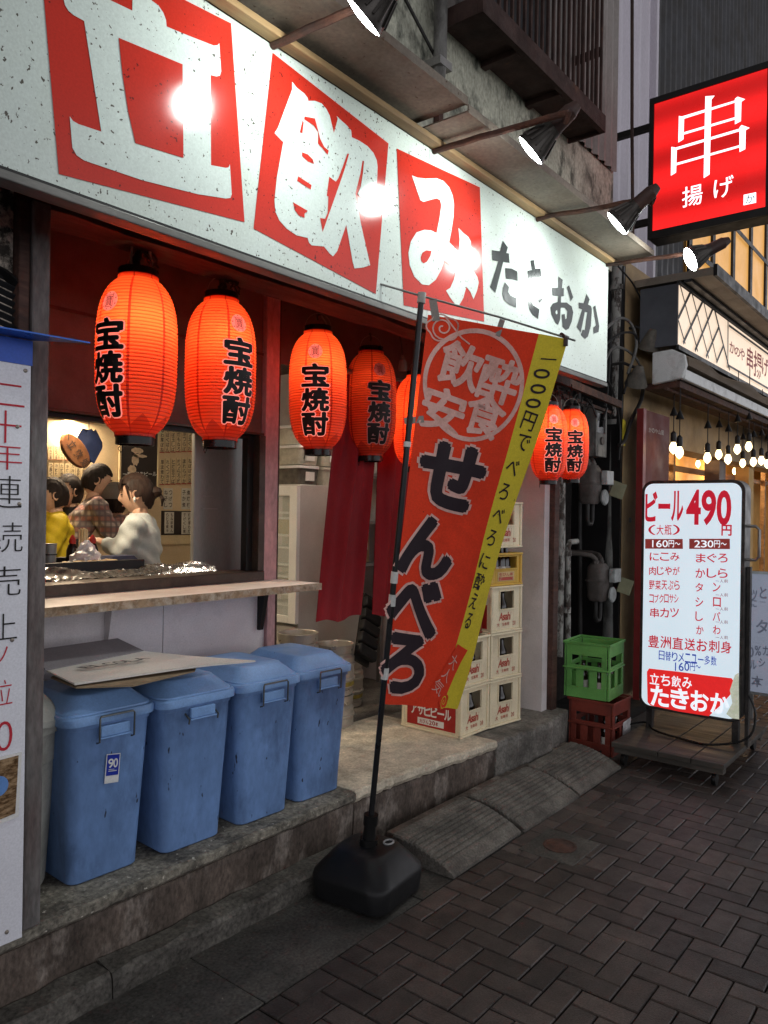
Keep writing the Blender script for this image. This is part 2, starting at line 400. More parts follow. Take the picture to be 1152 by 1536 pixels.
# left front wall, post
MB().box((-1.2,2.215,.28), (1.052,2.40,2.42)).build('front_wall', OLDWALL, TB)
mb = MB(); mb.box((1.088,2.17,.279), (1.142,2.232,2.38)); mb.build('corner_post', POSTM, TB, bevel=.006)
mb = MB(); mb.box((1.054,2.18,.279), (1.086,2.26,2.38)); mb.build('post_backing', DARKW, TB, bevel=.004)
MB().box((1.09,2.234,.281), (1.13,2.75,2.6)).build('side_wall', REDWALL, TB)
# window wall: panels round the opening  x 1.30..2.455, z 1.2..1.85
WX0, WX1, WZ0, WZ1 = 1.16, 2.462, 1.215, 1.852
MB().box((1.131,YW,1.868), (2.50,YW+.06,2.60)).build('upper_panel', REDWALL, TB)
mb = MB(); mb.box((1.131,YW-.006,2.235), (2.50,YW-.001,2.247)); mb.box((2.17,YW-.006,1.87),(2.18,YW-.001,2.234)); mb.build('panel_batten', DARKW, TB)
mb = MB(); mb.box((1.131,YW,.28), (1.96,YW+.06,1.15)); mb.build('lower_panel', PANEL, TB)
mb = MB(); mb.box((1.964,YW,.28), (2.535,YW+.06,1.15)); mb.build('lower_panel', PANEL, TB)
mb = MB(); mb.box((2.503,YW-.025,1.152), (2.588,YW+.07,2.599)); mb.build('door_post', PINK, TB, bevel=.004)
mb = MB(); mb.box((2.537,YW-.02,.28), (2.588,YW+.07,1.15)); mb.build('door_post', PINK, TB, bevel=.004)
MB().box((2.589,YW-.015,.28), (2.604,YW+.08,2.599)).build('door_edge', DARKW, TB)
wf = MB(); wf.box((1.131,YW-.035,1.152), (2.501,YW+.1,1.212)).build('window_frame', FRAMEB, TB, bevel=.004)
mb = MB(); mb.box((1.131,YW-.02,1.853),(2.501,YW+.06,1.866)); mb.box((2.463,YW-.03,1.213),(2.501,YW+.09,1.852)); mb.build('frame_bar', FRAMEB, TB, bevel=.002)
mb = MB(); mb.box((2.425,YW+.012,1.213),(2.461,YW+.05,1.852)); mb.box((1.16,YW+.012,1.835),(2.424,YW+.05,1.852)); mb.build('sash', BLACKM, TB)
# counter shelf on brackets
SH = MB(); SH.box((1.10,2.437,1.142), (2.592,YW-.04,1.168)); sh = SH.build('counter_shelf', [mat('shelf_top', (.80,.72,.68), .45, var=.15, scale=5, dirt=(.42,.20,.17), dscale=3, dthr=.63, damt=.6, fleck=(.2,.14,.12), fscale=60, fthr=.74)], TB, bevel=.002)
mb = MB(); mb.box((1.10,2.428,1.138), (2.592,2.4365,1.1685)); mb.build('edge_strip', mat('chipped_edge', (.30,.20,.12), .7, var=.5, scale=30, dirt=(.55,.48,.4), dscale=25, dthr=.55), sh)
for x in (1.70, 2.50):
    mb = MB(); mb.prism([(0,0),(0,-.21),(.018,-.21),(.055,-.02),(.055,0)], (x-.012,YW-.002,1.141), (0,-1,0), (0,0,1), (1,0,0), .024)
    mb.build('bracket', BLACKM if x > 2 else PANEL, sh)
# ceiling, beams under the sign
MB().box((-1.2,1.93,2.602), (4.6,6.2,2.66)).build('ceiling', REDWALL, TB)
for k, (y0, y1, z0, z1, x1) in enumerate(((1.905,2.04,2.40,2.52,4.5),(2.06,2.17,2.43,2.601,4.5),(2.22,2.36,2.385,2.50,4.42),(2.42,2.52,2.46,2.60,4.36))):
    mb = MB(); n = 30; rings = []
    for i in range(n+1):
        x = -1.2+(x1+1.2)*i/n; w = random.uniform(-.006,.006); rings.append([Vector((x,y0,z0+w)),Vector((x,y1,z0-w)),Vector((x,y1,z1)),Vector((x,y0,z1))])
    mb.loft(rings); mb.build('beam', DARKW, TB)
MB().box((2.606,YW+.01,2.22), (4.36,YW+.07,2.6)).build('door_header', REDWALL, TB)
# right wall with its street end
mb = MB(); mb.box((4.362,2.205,.27), (4.43,6.2,2.601)); mb.build('right_wall', WHITEWALL, TB)
mb = MB(); mb.box((4.432,2.17,.2), (4.50,2.26,2.55)); mb.build('end_post', DARKW, TB, bevel=.004)
mb = MB(); mb.box((4.502,2.20,.1), (4.56,2.3,2.6)); mb.box((4.562,2.24,.05),(4.60,2.36,2.6)); mb.build('end_frame', BLACKM, TB, bevel=.004)
# room walls
MB().box((.2,4.90,.276), (4.36,4.98,2.6)).build('back_wall', ROOMW, TB)
MB().box((.12,2.42,.276), (.198,4.9,2.6)).build('room_side_wall', ROOMW, TB)
MB().box((.2,2.83,2.10), (2.58,4.895,2.14)).build('room_ceiling', ROOMC, TB)
# upper storey above the eave
YU = 2.0
MB().box((-1.5,YU,3.10), (4.86,YU+.3,7.5)).build('upper_wall', MOSS, TB)
MB().box((-1.5,1.925,2.53), (4.5,2.4,2.595)).build('sign_backing', DARKW, TB)
MB().box((-1.5,1.90,2.61), (4.46,1.99,3.05)).build('fascia_wall', DARKW, TB)
# eave sheets
for x0, x1, z in ((-1.5,.9,3.052),(.905,2.47,3.055),(2.475,4.50,3.03)):
    mb = MB(); mb.box((x0,1.60,z), (x1,1.995,z+.006)); mb.box((x0,1.594,z-.004),(x1,1.5995,z+.028)); mb.build('eave_sheet', EAVE, TB)
mb = MB(); mb.box((-1.5,1.80,3.004), (4.47,1.848,3.027)); mb.build('timber_trim', WOODT, TB, bevel=.003)
mb = MB(); mb.box((2.4,1.61,3.0295),(4.45,1.66,3.0299)); 
# ---------------------------------------------------------------- signboard
YS = 1.85
SG = thing('signboard', 'long white shop signboard with three red squares and bold white and grey lettering', 'signboard', (2.0,YS,2.3))
MB().box((-.9,YS,2.297), (2.58,YS+.04,3.003)).build('panel', WHITEP, SG, bevel=.002)
MB().box((2.581,YS,2.297), (4.445,YS+.04,3.003)).build('panel', WHITEP, SG, bevel=.002)
mb = MB(); mb.box((-.9,YS-.008,2.272), (4.44,YS+.05,2.295)); mb.build('bottom_rail', mat('sign_rail', (.16,.155,.145), .5, metal=.4, var=.4, scale=10, stretch=(.3,1,1)), SG, bevel=.003)
mb = MB(); mb.box((-.9,YS-.002,2.2965), (4.44,YS-.0006,2.3035)); mb.build('black_edge', BLACKM, SG)
i1 = lambda p: zc(p, 60, 0, 3.6); i2 = lambda p: zc(p, 370, 70, 4.041); i3 = lambda p: zc(p, 590, 210, 5.907); i4 = lambda p: zc(p, 720, 340, 5.76)
def sign_poly(name, m, polys, off):
    mb = MB()
    for p in polys: px_poly(mb, p, 'y', YS, -off)
    return mb.build(name, m, SG)
sign_poly('red_square', SIGNR, [i1([(100,940),(1103,1200),(1030,127),(-14,-402)])], .0015)
sign_poly('lettering', LETTERW, [i1([(105,-110),(130,-105),(370,0),(495,60),(497,-40),(490,-150),(575,-108),(582,-45),(600,5),(635,30),(662,70),(677,110),(680,145),(800,195),(935,248),(955,246),(965,235),(975,385),(968,410),(950,415),(918,407),(920,893),(1000,908),(1015,905),(1022,888),(1032,1050),(1025,1070),(1000,1073),(850,1050),(550,975),(235,868),(195,840),(172,800),(157,630),(175,655),(205,672),(328,713),(235,115),(180,85),(150,60),(132,30),(125,0)])], .003)
sign_poly('letter_counter', SIGNR, [i1([(420,207),(765,350),(770,855),(510,775),(470,600),(440,400)])], .0045)
sign_poly('red_square', SIGNR, [i2([(155,37),(858,587),(781,1500),(40,1103)])], .0015)
sign_poly('lettering', LETTERW, [i2([(272,215),(300,250),(345,285),(365,310),(370,330),(410,330),(450,345),(480,380),(500,420),(525,525),(540,470),(548,440),(541,420),(560,440),(605,480),(630,510),(633,550),(680,572),(730,605),(765,645),(785,690),(790,730),(785,850),(765,940),(750,972),(700,925),(668,896),(688,850),(701,770),(708,695),(698,692),(685,770),(655,892),(690,1080),(745,1325),(700,1340),(650,1345),(640,1310),(600,1080),(545,1240),(520,1272),(500,1255),(465,1212),(390,1205),(375,1190),(366,1160),(300,1145),(240,1105),(195,1055),(170,1000),(165,930),(180,790),(218,580),(165,525),(185,495),(272,260)])], .003)
sign_poly('letter_counter', SIGNR, [i2(p) for p in (
    [(345,425),(408,437),(428,510),(440,560),(465,610),(492,632),(485,658),(450,615),(427,590),(428,520),(400,480),(343,442)],
    [(333,450),(340,460),(333,527),(316,522)],
    [(330,642),(365,655),(395,685),(403,713),(365,697),(330,665)],
    [(307,787),(387,840),(383,868),(300,815)],
    [(276,945),(365,997),(345,1015),(345,1040),(310,1025),(285,990)],
    [(605,650),(615,652),(590,740),(545,870),(455,1125),(440,1040),(470,1045),(485,1010),(490,910),(480,905),(495,790),(535,820),(550,800),(580,720)])], .0045)
sign_poly('red_square', SIGNR, [i3([(27,75),(765,420),(803,1610),(90,1465)])], .0015)
sign_poly('lettering', LETTERW, [i3([(160,315),(210,335),(280,343),(380,340),(440,365),(490,420),(520,490),(533,570),(528,680),(510,800),(490,907),(575,992),(582,880),(572,780),(610,820),(660,860),(682,900),(684,990),(684,1080),(705,1160),(740,1215),(752,1265),(735,1340),(705,1412),(680,1350),(642,1300),(615,1400),(575,1472),(550,1465),(500,1400),(462,1335),(500,1310),(530,1240),(550,1165),(447,1067),(420,1150),(370,1240),(310,1288),(250,1280),(180,1210),(140,1110),(128,1000),(150,900),(200,820),(270,797),(330,802),(378,825),(405,690),(420,580),(410,535),(380,518),(330,530),(262,550),(235,535),(205,450)])], .003)
sign_poly('letter_counter', SIGNR, [i3([(330,985),(320,1030),(290,1080),(260,1095),(240,1075),(235,1040),(250,1000),(285,980)])], .0045)
sign_poly('lettering', GREYL, [i4(p) for p in (
    [(195,122),(238,180),(225,228),(247,232),(253,313),(198,305),(130,573),(85,522),(155,300),(105,290),(100,203),(170,213)],
    [(215,358),(270,362),(320,388),(323,470),(275,455),(222,450)], [(212,480),(248,522),(240,565),(260,595),(312,620),(308,700),(250,675),(205,635),(190,580),(195,530)],
    [(432,292),(463,288),(475,365),(520,362),(528,432),(490,440),(497,490),(530,487),(540,550),(512,560),(537,632),(510,658),(490,600),(472,490),(460,450),(415,455),(408,382),(445,375)],
    [(412,650),(440,645),(455,680),(510,715),(500,798),(455,765),(425,715)],
    [(675,430),(712,460),(705,530),(722,530),(722,600),(698,605),(697,655),(745,655),(790,690),(803,740),(790,820),(765,880),(740,893),(712,865),(702,760),(730,755),(735,800),(748,790),(752,730),(730,700),(695,700),(690,800),(672,850),(650,830),(615,760),(605,700),(625,665),(668,650),(672,600),(625,595),(618,528),(672,528)],
    [(748,520),(768,507),(803,610),(782,645)],
    [(918,580),(945,630),(930,672),(955,685),(965,710),(955,860),(930,950),(905,970),(870,935),(885,890),(905,895),(925,740),(905,735),(868,915),(835,868),(880,715),(852,705),(850,655),(893,662)],
    [(975,695),(995,680),(1028,860),(1022,910),(980,925),(978,870),(1000,850)])], .002)
sign_poly('letter_counter', LETTERW, [i4([(660,720),(645,740),(655,760),(665,750)])], .0035)
# ---------------------------------------------------------------- sign lamps
LAMPG = glow('flood_glass', (.93,1.0,.97), 24)
LAMPB = mat('flood_housing_brown', (.055,.03,.026), .5, var=.4, dirt=(.12,.06,.04), dscale=9, dthr=.6, bump=.3)
CHROME = mat('flood_reflector', (.07,.062,.055), .35, metal=.5, var=.4)
def make_lamp(lab, x, glass, gaze, arm_tip):
    t = thing('sign_lamp', lab, 'floodlight', (x, YS, 2.99), 0, 'floodlights over the signboard')
    gp = Vector(glass); d = Vector(gaze).normalized()
    mb = MB(); a = Vector((x, YS-.002, 3.0)); b = Vector(arm_tip); pts = [a.lerp(b, k/8)+Vector((0,0,random.uniform(-.004,.004))) for k in range(9)]
    mb.tube(pts, .013, 8); mb.build('arm', RUST, t)
    q = Vector((0,0,1)).cross(d).normalized(); Rm = Matrix((q, d.cross(q), d)).transposed().to_4x4(); Rm.translation = gp
    # d points to the sign; housing runs back from the glass
    mb = MB().lathe([(.032,-.20),(.034,-.13),(.036,-.115)], 20, Rm); mb.lathe([(.018,-.235),(.03,-.2005)], 16, Rm)
    hs = mb.build('housing', LAMPB, t)
    mb = MB().lathe([(.037,-.114),(.040,-.09),(.060,-.03),(.070,-.006),(.0715,.0),(.068,.001)], 28, Rm, capt=False)
    for k in range(14):
        an = 2*math.pi*k/14; c_, s_ = math.cos(an), math.sin(an)
        mb.bar(Rm @ Vector((c_*.041,s_*.041,-.092)), Rm @ Vector((c_*.0665,s_*.0665,-.02)), .004, .008)
    mb.build('reflector', CHROME, t)
    mb = MB().lathe([(.0675,-.002),(.06,.004),(.03,.010),(.002,.012)], 28, Rm); mb.build('glass', LAMPG, hs)
    mb = MB(); mb.tube([b, b+Vector((0,.01,-.03)), Rm @ Vector((0,0,-.19))], .012, 8); mb.build('knuckle', RUST, t)
    ld = bpy.data.lights.new('flood_light', 'SPOT'); ld.energy = P_FLOOD; ld.color = (.92,1.0,.96); ld.spot_size = R(150); ld.spot_blend = .6; ld.shadow_soft_size = .05
    lo = bpy.data.objects.new('flood_light', ld); COL.objects.link(lo); lo.parent = t
    lo.rotation_euler = d.to_track_quat('-Z', 'Y').to_euler(); lo.location = gp+d*.03-base_of(t)
LT = [('brown floodlight at the top edge of the photo aimed at the first white character', 1.70, (1.685,1.45,2.93)),
      ('brown floodlight on a rusty arm under the balcony corner', 2.607, (2.70,1.45,2.925)),
      ('brown floodlight on the rusty arm just left of the red square sign', 3.52, (3.50,1.42,2.875)),
      ('dark green floodlight under the red square sign, at the right end of the white signboard', 4.41, (4.405,1.36,2.935))]
for lab, x, gp in LT:
    make_lamp(lab, x, gp, (-.22,.74,-.64) if x < 4 else (-.5,.72,-.45), (x+.05, 1.27, 2.985 if x > 3 else 3.0))
# ---------------------------------------------------------------- lanterns
LH, LR = .558, .134
def paper_mat():
    m = bpy.data.materials.new('lantern_paper'); m.use_nodes = True; nt = m.node_tree; N = nt.nodes; L = nt.links
    b = N['Principled BSDF']; out = N['Material Output']
    tc = N.new('ShaderNodeTexCoord'); sp = N.new('ShaderNodeSeparateXYZ'); L.new(tc.outputs['Object'], sp.inputs[0])
    an = N.new('ShaderNodeMath'); an.operation = 'ARCTAN2'; L.new(sp.outputs[1], an.inputs[0]); L.new(sp.outputs[0], an.inputs[1])
    sc = N.new('ShaderNodeMath'); sc.operation = 'MULTIPLY_ADD'; L.new(an.outputs[0], sc.inputs[0]); sc.inputs[1].default_value = 7/(2*math.pi); sc.inputs[2].default_value = 10.4
    fr = N.new('ShaderNodeMath'); fr.operation = 'FRACT'; L.new(sc.outputs[0], fr.inputs[0])
    lt = N.new('ShaderNodeMath'); lt.operation = 'LESS_THAN'; L.new(fr.outputs[0], lt.inputs[0]); lt.inputs[1].default_value = .075
    # pointed overlaps near the foot: the paper is doubled there
    tri = N.new('ShaderNodeMath'); tri.operation = 'PINGPONG'; L.new(fr.outputs[0], tri.inputs[0]); tri.inputs[1].default_value = .5
    zz = N.new('ShaderNodeMath'); zz.operation = 'MULTIPLY_ADD'; L.new(tri.outputs[0], zz.inputs[0]); zz.inputs[1].default_value = .09; zz.inputs[2].default_value = -.248
    lz = N.new('ShaderNodeMath'); lz.operation = 'LESS_THAN'; L.new(sp.outputs[2], lz.inputs[0]); L.new(zz.outputs[0], lz.inputs[1])
    mxm = N.new('ShaderNodeMath'); mxm.operation = 'MAXIMUM'; L.new(lt.outputs[0], mxm.inputs[0]); hf = N.new('ShaderNodeMath'); hf.operation = 'MULTIPLY'; L.new(lz.outputs[0], hf.inputs[0]); hf.inputs[1].default_value = .7; L.new(hf.outputs[0], mxm.inputs[1])
    no = N.new('ShaderNodeTexNoise'); no.inputs['Scale'].default_value = 14; L.new(tc.outputs['Object'], no.inputs[0])
    def mx(f, a, c):
        x = N.new('ShaderNodeMix'); x.data_type = 'RGBA'; L.new(f, x.inputs[0]); x.inputs[6].default_value = (*a,1); x.inputs[7].default_value = (*c,1); return x.outputs[2]
    c0 = mx(mxm.outputs[0], (.90,.105,.03), (.46,.026,.01))
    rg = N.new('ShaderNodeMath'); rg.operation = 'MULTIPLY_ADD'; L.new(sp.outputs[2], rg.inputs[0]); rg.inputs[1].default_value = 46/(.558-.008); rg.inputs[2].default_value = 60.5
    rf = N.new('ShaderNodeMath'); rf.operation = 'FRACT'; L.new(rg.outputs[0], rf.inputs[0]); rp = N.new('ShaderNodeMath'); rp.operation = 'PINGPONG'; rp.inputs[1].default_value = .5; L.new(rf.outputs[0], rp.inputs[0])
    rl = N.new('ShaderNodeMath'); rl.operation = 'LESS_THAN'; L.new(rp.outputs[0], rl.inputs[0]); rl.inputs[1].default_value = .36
    wire_shade = N.new('ShaderNodeMix'); wire_shade.data_type = 'RGBA'; wire_shade.blend_type = 'MULTIPLY'; L.new(c0, wire_shade.inputs[6]); wire_shade.inputs[7].default_value = (.66,.46,.40,1)  # rib wires and their shadow lines, painted dark into the paper colour
    inv = N.new('ShaderNodeMath'); inv.operation = 'SUBTRACT'; inv.inputs[0].default_value = 1.0; L.new(rl.outputs[0], inv.inputs[1]); L.new(inv.outputs[0], wire_shade.inputs[0]); col = wire_shade.outputs[2]
    mul = N.new('ShaderNodeMix'); mul.data_type = 'RGBA'; mul.blend_type = 'MULTIPLY'; mul.inputs[0].default_value = .25; L.new(col, mul.inputs[6]); L.new(no.outputs[0], mul.inputs[7])
    tr = N.new('ShaderNodeBsdfTranslucent'); L.new(mul.outputs[2], tr.inputs[0])
    L.new(col, b.inputs['Base Color']); b.inputs['Roughness'].default_value = .45
    ms = N.new('ShaderNodeMixShader'); ms.inputs[0].default_value = .42; L.new(b.outputs[0], ms.inputs[1]); L.new(tr.outputs[0], ms.inputs[2]); L.new(ms.outputs[0], out.inputs[0])
    return m
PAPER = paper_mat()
INK = mat('black_ink', (.012,.010,.010), .5, var=.1)
PINKV = mat('pink_outline_ink_glow', (.80,.42,.42), .5, var=.06)
def thin(m, f):      # ink on lit paper: part of the light comes through
    nt = m.node_tree; N = nt.nodes; tr = N.new('ShaderNodeBsdfTranslucent'); b = N['Principled BSDF']; tr.inputs[0].default_value = (1,.80,.72,1)
    ms = N.new('ShaderNodeMixShader'); ms.inputs[0].default_value = f; nt.links.new(b.outputs[0], ms.inputs[1]); nt.links.new(tr.outputs[0], ms.inputs[2]); nt.links.new(ms.outputs[0], N['Material Output'].inputs[0])
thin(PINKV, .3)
PINKD = PINKV.copy(); PINKD.name = 'pink_outline_ink_noglow'      # copy without the added glow, for the unlit lantern's print
PINKV.node_tree.nodes['Principled BSDF'].inputs['Emission Color'].default_value = (1,.30,.22,1); PINKV.node_tree.nodes['Principled BSDF'].inputs['Emission Strength'].default_value = .55  # emission stands in for bulb light coming through the print
MARO = mat('maroon_ink', (.16,.02,.02), .5, var=.05)
PLASB = mat('black_plastic', (.008,.008,.008), .3, var=.1)
WIRE = mat('steel_wire', (.3,.26,.22), .4, metal=.8)
def lrad(z):
    s = min(1, abs(z)/(LH/2)); return LR*max(.50, (1-s**3.4)**(1/2.3))
def lshell():
    mb = MB(); prof = []; nr = 46
    for i in range(nr*3+1):
        z = -LH/2+.004+(LH-.008)*i/(nr*3); prof.append((lrad(z)*(1+(.018 if i % 3 == 0 else 0)), z))
    return mb.lathe(prof, 56, None, False, False)
def lmap(off, az0=0.0, zc_=0.0):
    def f(u, v):
        z = v; r_ = lrad(z)*1.014+off; a = az0+u/LR; return Vector((r_*math.cos(a), r_*math.sin(a), z))
    return f
def make_lantern(lab):
    t = thing('paper_lantern', lab, 'lantern', (0,0,0), 0, 'red paper lanterns hanging along the eaves')
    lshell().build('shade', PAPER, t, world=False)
    mb = MB().lathe([(.062,LH/2-.006),(.066,LH/2-.004),(.066,LH/2+.020),(.058,LH/2+.022),(.058,LH/2+.012),(.006,LH/2+.013),(.006,LH/2+.008),(.060,LH/2+.006),(.060,LH/2-.006)], 32, None, False, False); mb.build('top_ring', PLASB, t, world=False)
    mb = MB().lathe([(.060,-LH/2-.022),(.064,-LH/2-.022),(.064,-LH/2+.006),(.055,-LH/2+.006),(.055,-LH/2-.022)], 32, None, False, False); mb.tube([(.0,-.062,-LH/2-.018),(.012,-.064,-LH/2-.034),(0,-.064,-LH/2-.046),(-.012,-.064,-LH/2-.034),(0,-.062,-LH/2-.018)], .0015, 5); mb.build('bottom_ring', PLASB, t, world=False)
    mb = MB(); mb.tube([Vector((0, .062*math.cos(k*math.pi/10), LH/2+.014+.07*math.sin(k*math.pi/10))) for k in range(11)], .002, 6); mb.build('wire_handle', WIRE, t, world=False)
    items = [('宝',0,.052,.118,.098,0,'bbox'), ('焼',0,-.058,.118,.098,0,'bbox'), ('酎',-.002,-.166,.118,.098,0,'bbox')]
    for it, o1, o2 in zip(items, (.066,.055,.062), (.034,.017,.030)):
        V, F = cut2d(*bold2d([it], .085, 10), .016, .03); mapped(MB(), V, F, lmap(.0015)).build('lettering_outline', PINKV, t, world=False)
        V, F = cut2d(*bold2d([it], .045, 8), .016, .03); mapped(MB(), V, F, lmap(.0030)).build('lettering', INK, t, world=False)
    n = 28; ez = .162; er = .034
    V = [(0,ez)]; F = []
    for q in (.35,.7,1.0):
        V += [(er*q*math.cos(2*math.pi*k/n), ez+er*q*math.sin(2*math.pi*k/n)) for k in range(n)]
    F = [(0,1+k,1+(k+1)%n) for k in range(n)]+[(1+i*n+k,1+i*n+(k+1)%n,1+(i+1)*n+(k+1)%n,1+(i+1)*n+k) for i in range(2) for k in range(n)]
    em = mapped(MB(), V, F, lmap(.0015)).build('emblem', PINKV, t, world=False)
    V, F = text2d([('寶',0,ez,.028,.036,0,'bbox')], .0)
    fr_ = [(-.0165,ez-.021),(.0165,ez-.021),(.0165,ez+.021),(-.0165,ez+.021)]
    b = len(V); V = list(V)+fr_+[(x*.9,ez+(y-ez)*.92) for x, y in fr_]; F = list(F)+[(b+k,b+(k+1)%4,b+4+(k+1)%4,b+4+k) for k in range(4)]
    for k in range(9):
        a = 2*math.pi*k/9+.3; b = len(V); x, y = .029*math.cos(a), ez+.029*math.sin(a); V += [(x-.002,y-.002),(x+.002,y-.002),(x+.002,y+.002),(x-.002,y+.002)]; F.append((b,b+1,b+2,b+3))
    mapped(MB(), V, F, lmap(.003)).build('emblem_mark', MARO, em, world=False)
    return t
L0 = make_lantern(''); LO = []
lant = [  # px, top, bottom, depth, text offset, lit, scale, label
    (205,414,658,2.64,-.70,1,1,'large glowing red lantern at the left, characters on its left side, nearest the corner post'),
    (331,448,664,2.955,.52,.75,1,'glowing red lantern second from the corner post, characters on its right side'),
    (477,497,676,3.597,-.10,.8,1,'glowing red lantern in front of the fridge doorway, characters facing the street'),
    (556,527,686,4.05,.36,.10,1,'unlit dull red lantern with added fill light in front of the long red curtain, beside a loose bulb socket'),
    (624,563,702,4.22,.6,1.3,.94,'bright orange lantern mostly hidden behind the pole of the tall red banner'),
    (823,608,722,4.41,.28,.8,.80,'small red lantern partly covered by the yellow edge of the tall red banner'),
    (857,614,720,4.72,.22,.8,.80,'small red lantern at the far end, in front of the grey gas meters')]
for i, (px, ty, by, dep, toff, lit, s, lab) in enumerate(lant):
    o = L0 if i == 0 else copy_tree(L0)
    p = atd(px, (ty+by)/2, dep); hh = (by-ty)*dep/FPX; o.location = p
    k = hh/LH; o.scale = (k,k,k)
    az = math.atan2(-p.y, -p.x); o.rotation_euler = (random.uniform(-.02,.02), random.uniform(-.02,.02), az+math.asin(toff))
    o['label'] = lab
    LO.append((o, lit, k, i))
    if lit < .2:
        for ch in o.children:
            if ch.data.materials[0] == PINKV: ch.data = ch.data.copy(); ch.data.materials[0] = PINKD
for o, lit, k, i in LO:
    if lit:
        ld = bpy.data.lights.new('lantern_light', 'POINT'); ld.energy = P_LANTERN*lit*k*k; ld.color = (1,.74,.42); ld.shadow_soft_size = .03  # in the unlit lantern this is a faint added fill, no bulb
        lo = bpy.data.objects.new('lantern_light', ld); COL.objects.link(lo); lo.parent = o; ac = -math.asin(lant[i][4]); lo.location = (.045*math.cos(ac+.25),.045*math.sin(ac+.25),.11) if i != 4 else (.03,.05,.05)
# cords the lanterns hang by
CORD = mat('old_cord', (.05,.045,.04), .85, var=.5, bump=.5); CORDL = mat('pale_cord', (.36,.31,.27), .8, var=.3)
cl = ['frayed black cord bundle tied above the large left lantern', 'knotted dark cord and rag tied above the second lantern from the post', 'cord with a pale loose end above the lantern in front of the fridge doorway', 'cord with a dangling bulb socket beside the unlit lantern', 'short cord above the lantern behind the banner pole', 'short cord above the small lantern at the yellow banner edge', 'short cord above the small lantern at the far end']
for i, (px, ty, by, dep, toff, lit, s, lab) in enumerate(lant):
    p = atd(px, ty, dep); k = (by-ty)*dep/FPX/LH; zt = 2.44 if i < 5 else 2.30
    t = thing('hanging_cord', cl[i], 'cord', (p.x,p.y,zt), 0, 'cords the lanterns hang by')
    mb = MB(); z0 = p.z+.055*k
    def wob(a, b, n=7, w=.008): return [Vector(a).lerp(Vector(b), q/n)+(Vector((random.uniform(-w,w),random.uniform(-w,w),random.uniform(-w,w))) if 0 < q < n else Vector()) for q in range(n+1)]
    mb.tube(wob((p.x,p.y,zt),(p.x,p.y,z0)), .0045, 6)
    if i < 2:
        mb.tube(wob((p.x+.006,p.y,zt),(p.x+.004,p.y,z0-.03)), [.006,.011,.009,.013,.010,.015,.013,.010], 8)
        mb.tube(wob((p.x+.02,p.y-.01,zt-.02),(p.x+.03,p.y,zt-.06),4,.012)+wob((p.x+.05,p.y-.01,zt-.05),(p.x+.075,p.y-.02,zt-.10),5,.012), .004, 5)
        for q in range(5): mb.tube(wob((p.x+.03,p.y-.01,zt-.03),(p.x+random.uniform(.03,.08),p.y-.01+random.uniform(-.02,.02),zt-random.uniform(.06,.11)),5,.01), .003, 5)
    mb.build('cord', CORD, t)
    mb = MB()
    if i == 0: mb.tube(wob((p.x+.03,p.y-.02,zt-.02),(p.x+.045,p.y-.03,p.z-.02),6,.006), .006, 6); mb.tube(wob((p.x-.03,p.y-.02,zt-.01),(p.x-.035,p.y-.02,zt-.12),4,.003), .004, 6)
    elif i == 2: mb.tube(wob((p.x,p.y-.02,zt-.03),(p.x+.05,p.y-.03,zt-.10),4,.006)+wob((p.x+.06,p.y-.05,zt-.13),(p.x+.115,p.y-.06,p.z-.10),5,.004), .004, 6)
    elif i == 3:
        e = atd(604,548,3.9); mb.tube(wob((e.x-.06,e.y,zt+.02),(e.x-.03,e.y,e.z+.16),4,.008)+wob((e.x-.02,e.y,e.z+.12),(e.x,e.y,e.z+.03),3,.003), .004, 6)
    if mb.v: mb.build('loose_end', CORDL if i != 3 else CORD, t)
    if i == 3:
        mb = MB().lathe([(.010,.05),(.012,.03),(.020,.022),(.023,-.01),(.020,-.028),(.012,-.03)], 14, Matrix.Translation(e)); mb.build('socket', mat('dusty_socket', (.16,.14,.11), .8, var=.4), t)
# ---------------------------------------------------------------- left wall: vent, handwritten sheet
t = thing('exhaust_vent', 'round black exhaust vent with slats set in the peeling wall at the left edge', 'vent', at(-12,452,'y',2.215))
c = at(-16,452,'y',2.215); Mv = Matrix.Translation(c) @ Matrix.Rotation(R(90), 4, 'X') @ Matrix.Scale(.85,4)
MB().lathe([(.112,0),(.118,.03),(.108,.034),(.098,.012),(.094,.0)], 36, Mv).build('rim', BLACKM, t)
mb = MB()
for k in range(-4, 5):
    z = k*.022; w = math.sqrt(max(0,.096**2-z*z)); mb.box((-w,-.004,-.001),(w,.014,.003), Matrix.Translation(c+Vector((0,-.012,z))) @ Matrix.Rotation(R(14),4,'Y') @ Matrix.Rotation(R(-35),4,'X'))
mb.build('slat', mat('vent_slat', (.05,.05,.052), .4, metal=.4), t)
SHEET = mat('white_vinyl_sheet', (.76,.76,.82), .3, var=.08, scale=2, bump=.1, bscale=5)
REDINK = mat('red_marker', (.50,.02,.04), .6, var=.05); BLUEP = mat('blue_plastic', (.03,.10,.50), .35, var=.15)
t = thing('menu_sheet', 'white vinyl sheet of handwritten red and black characters under a blue strip, left edge', 'poster', (1.0,2.14,.3))
ys = 2.14
A = [at(x,y,'y',ys) for x, y in ((48,545),(18,1412))]
zt, zb = A[0].z, A[1].z
mb = MB(); mb.box((.86,ys,zb), (1.072,ys+.004,zt-.004)); mb.build('sheet', SHEET, t)
mb = MB(); mb.box((.855,ys-.003,zt-.008), (1.075,ys+.008,zt+.062)); mb.build('blue_strip', BLUEP, t)
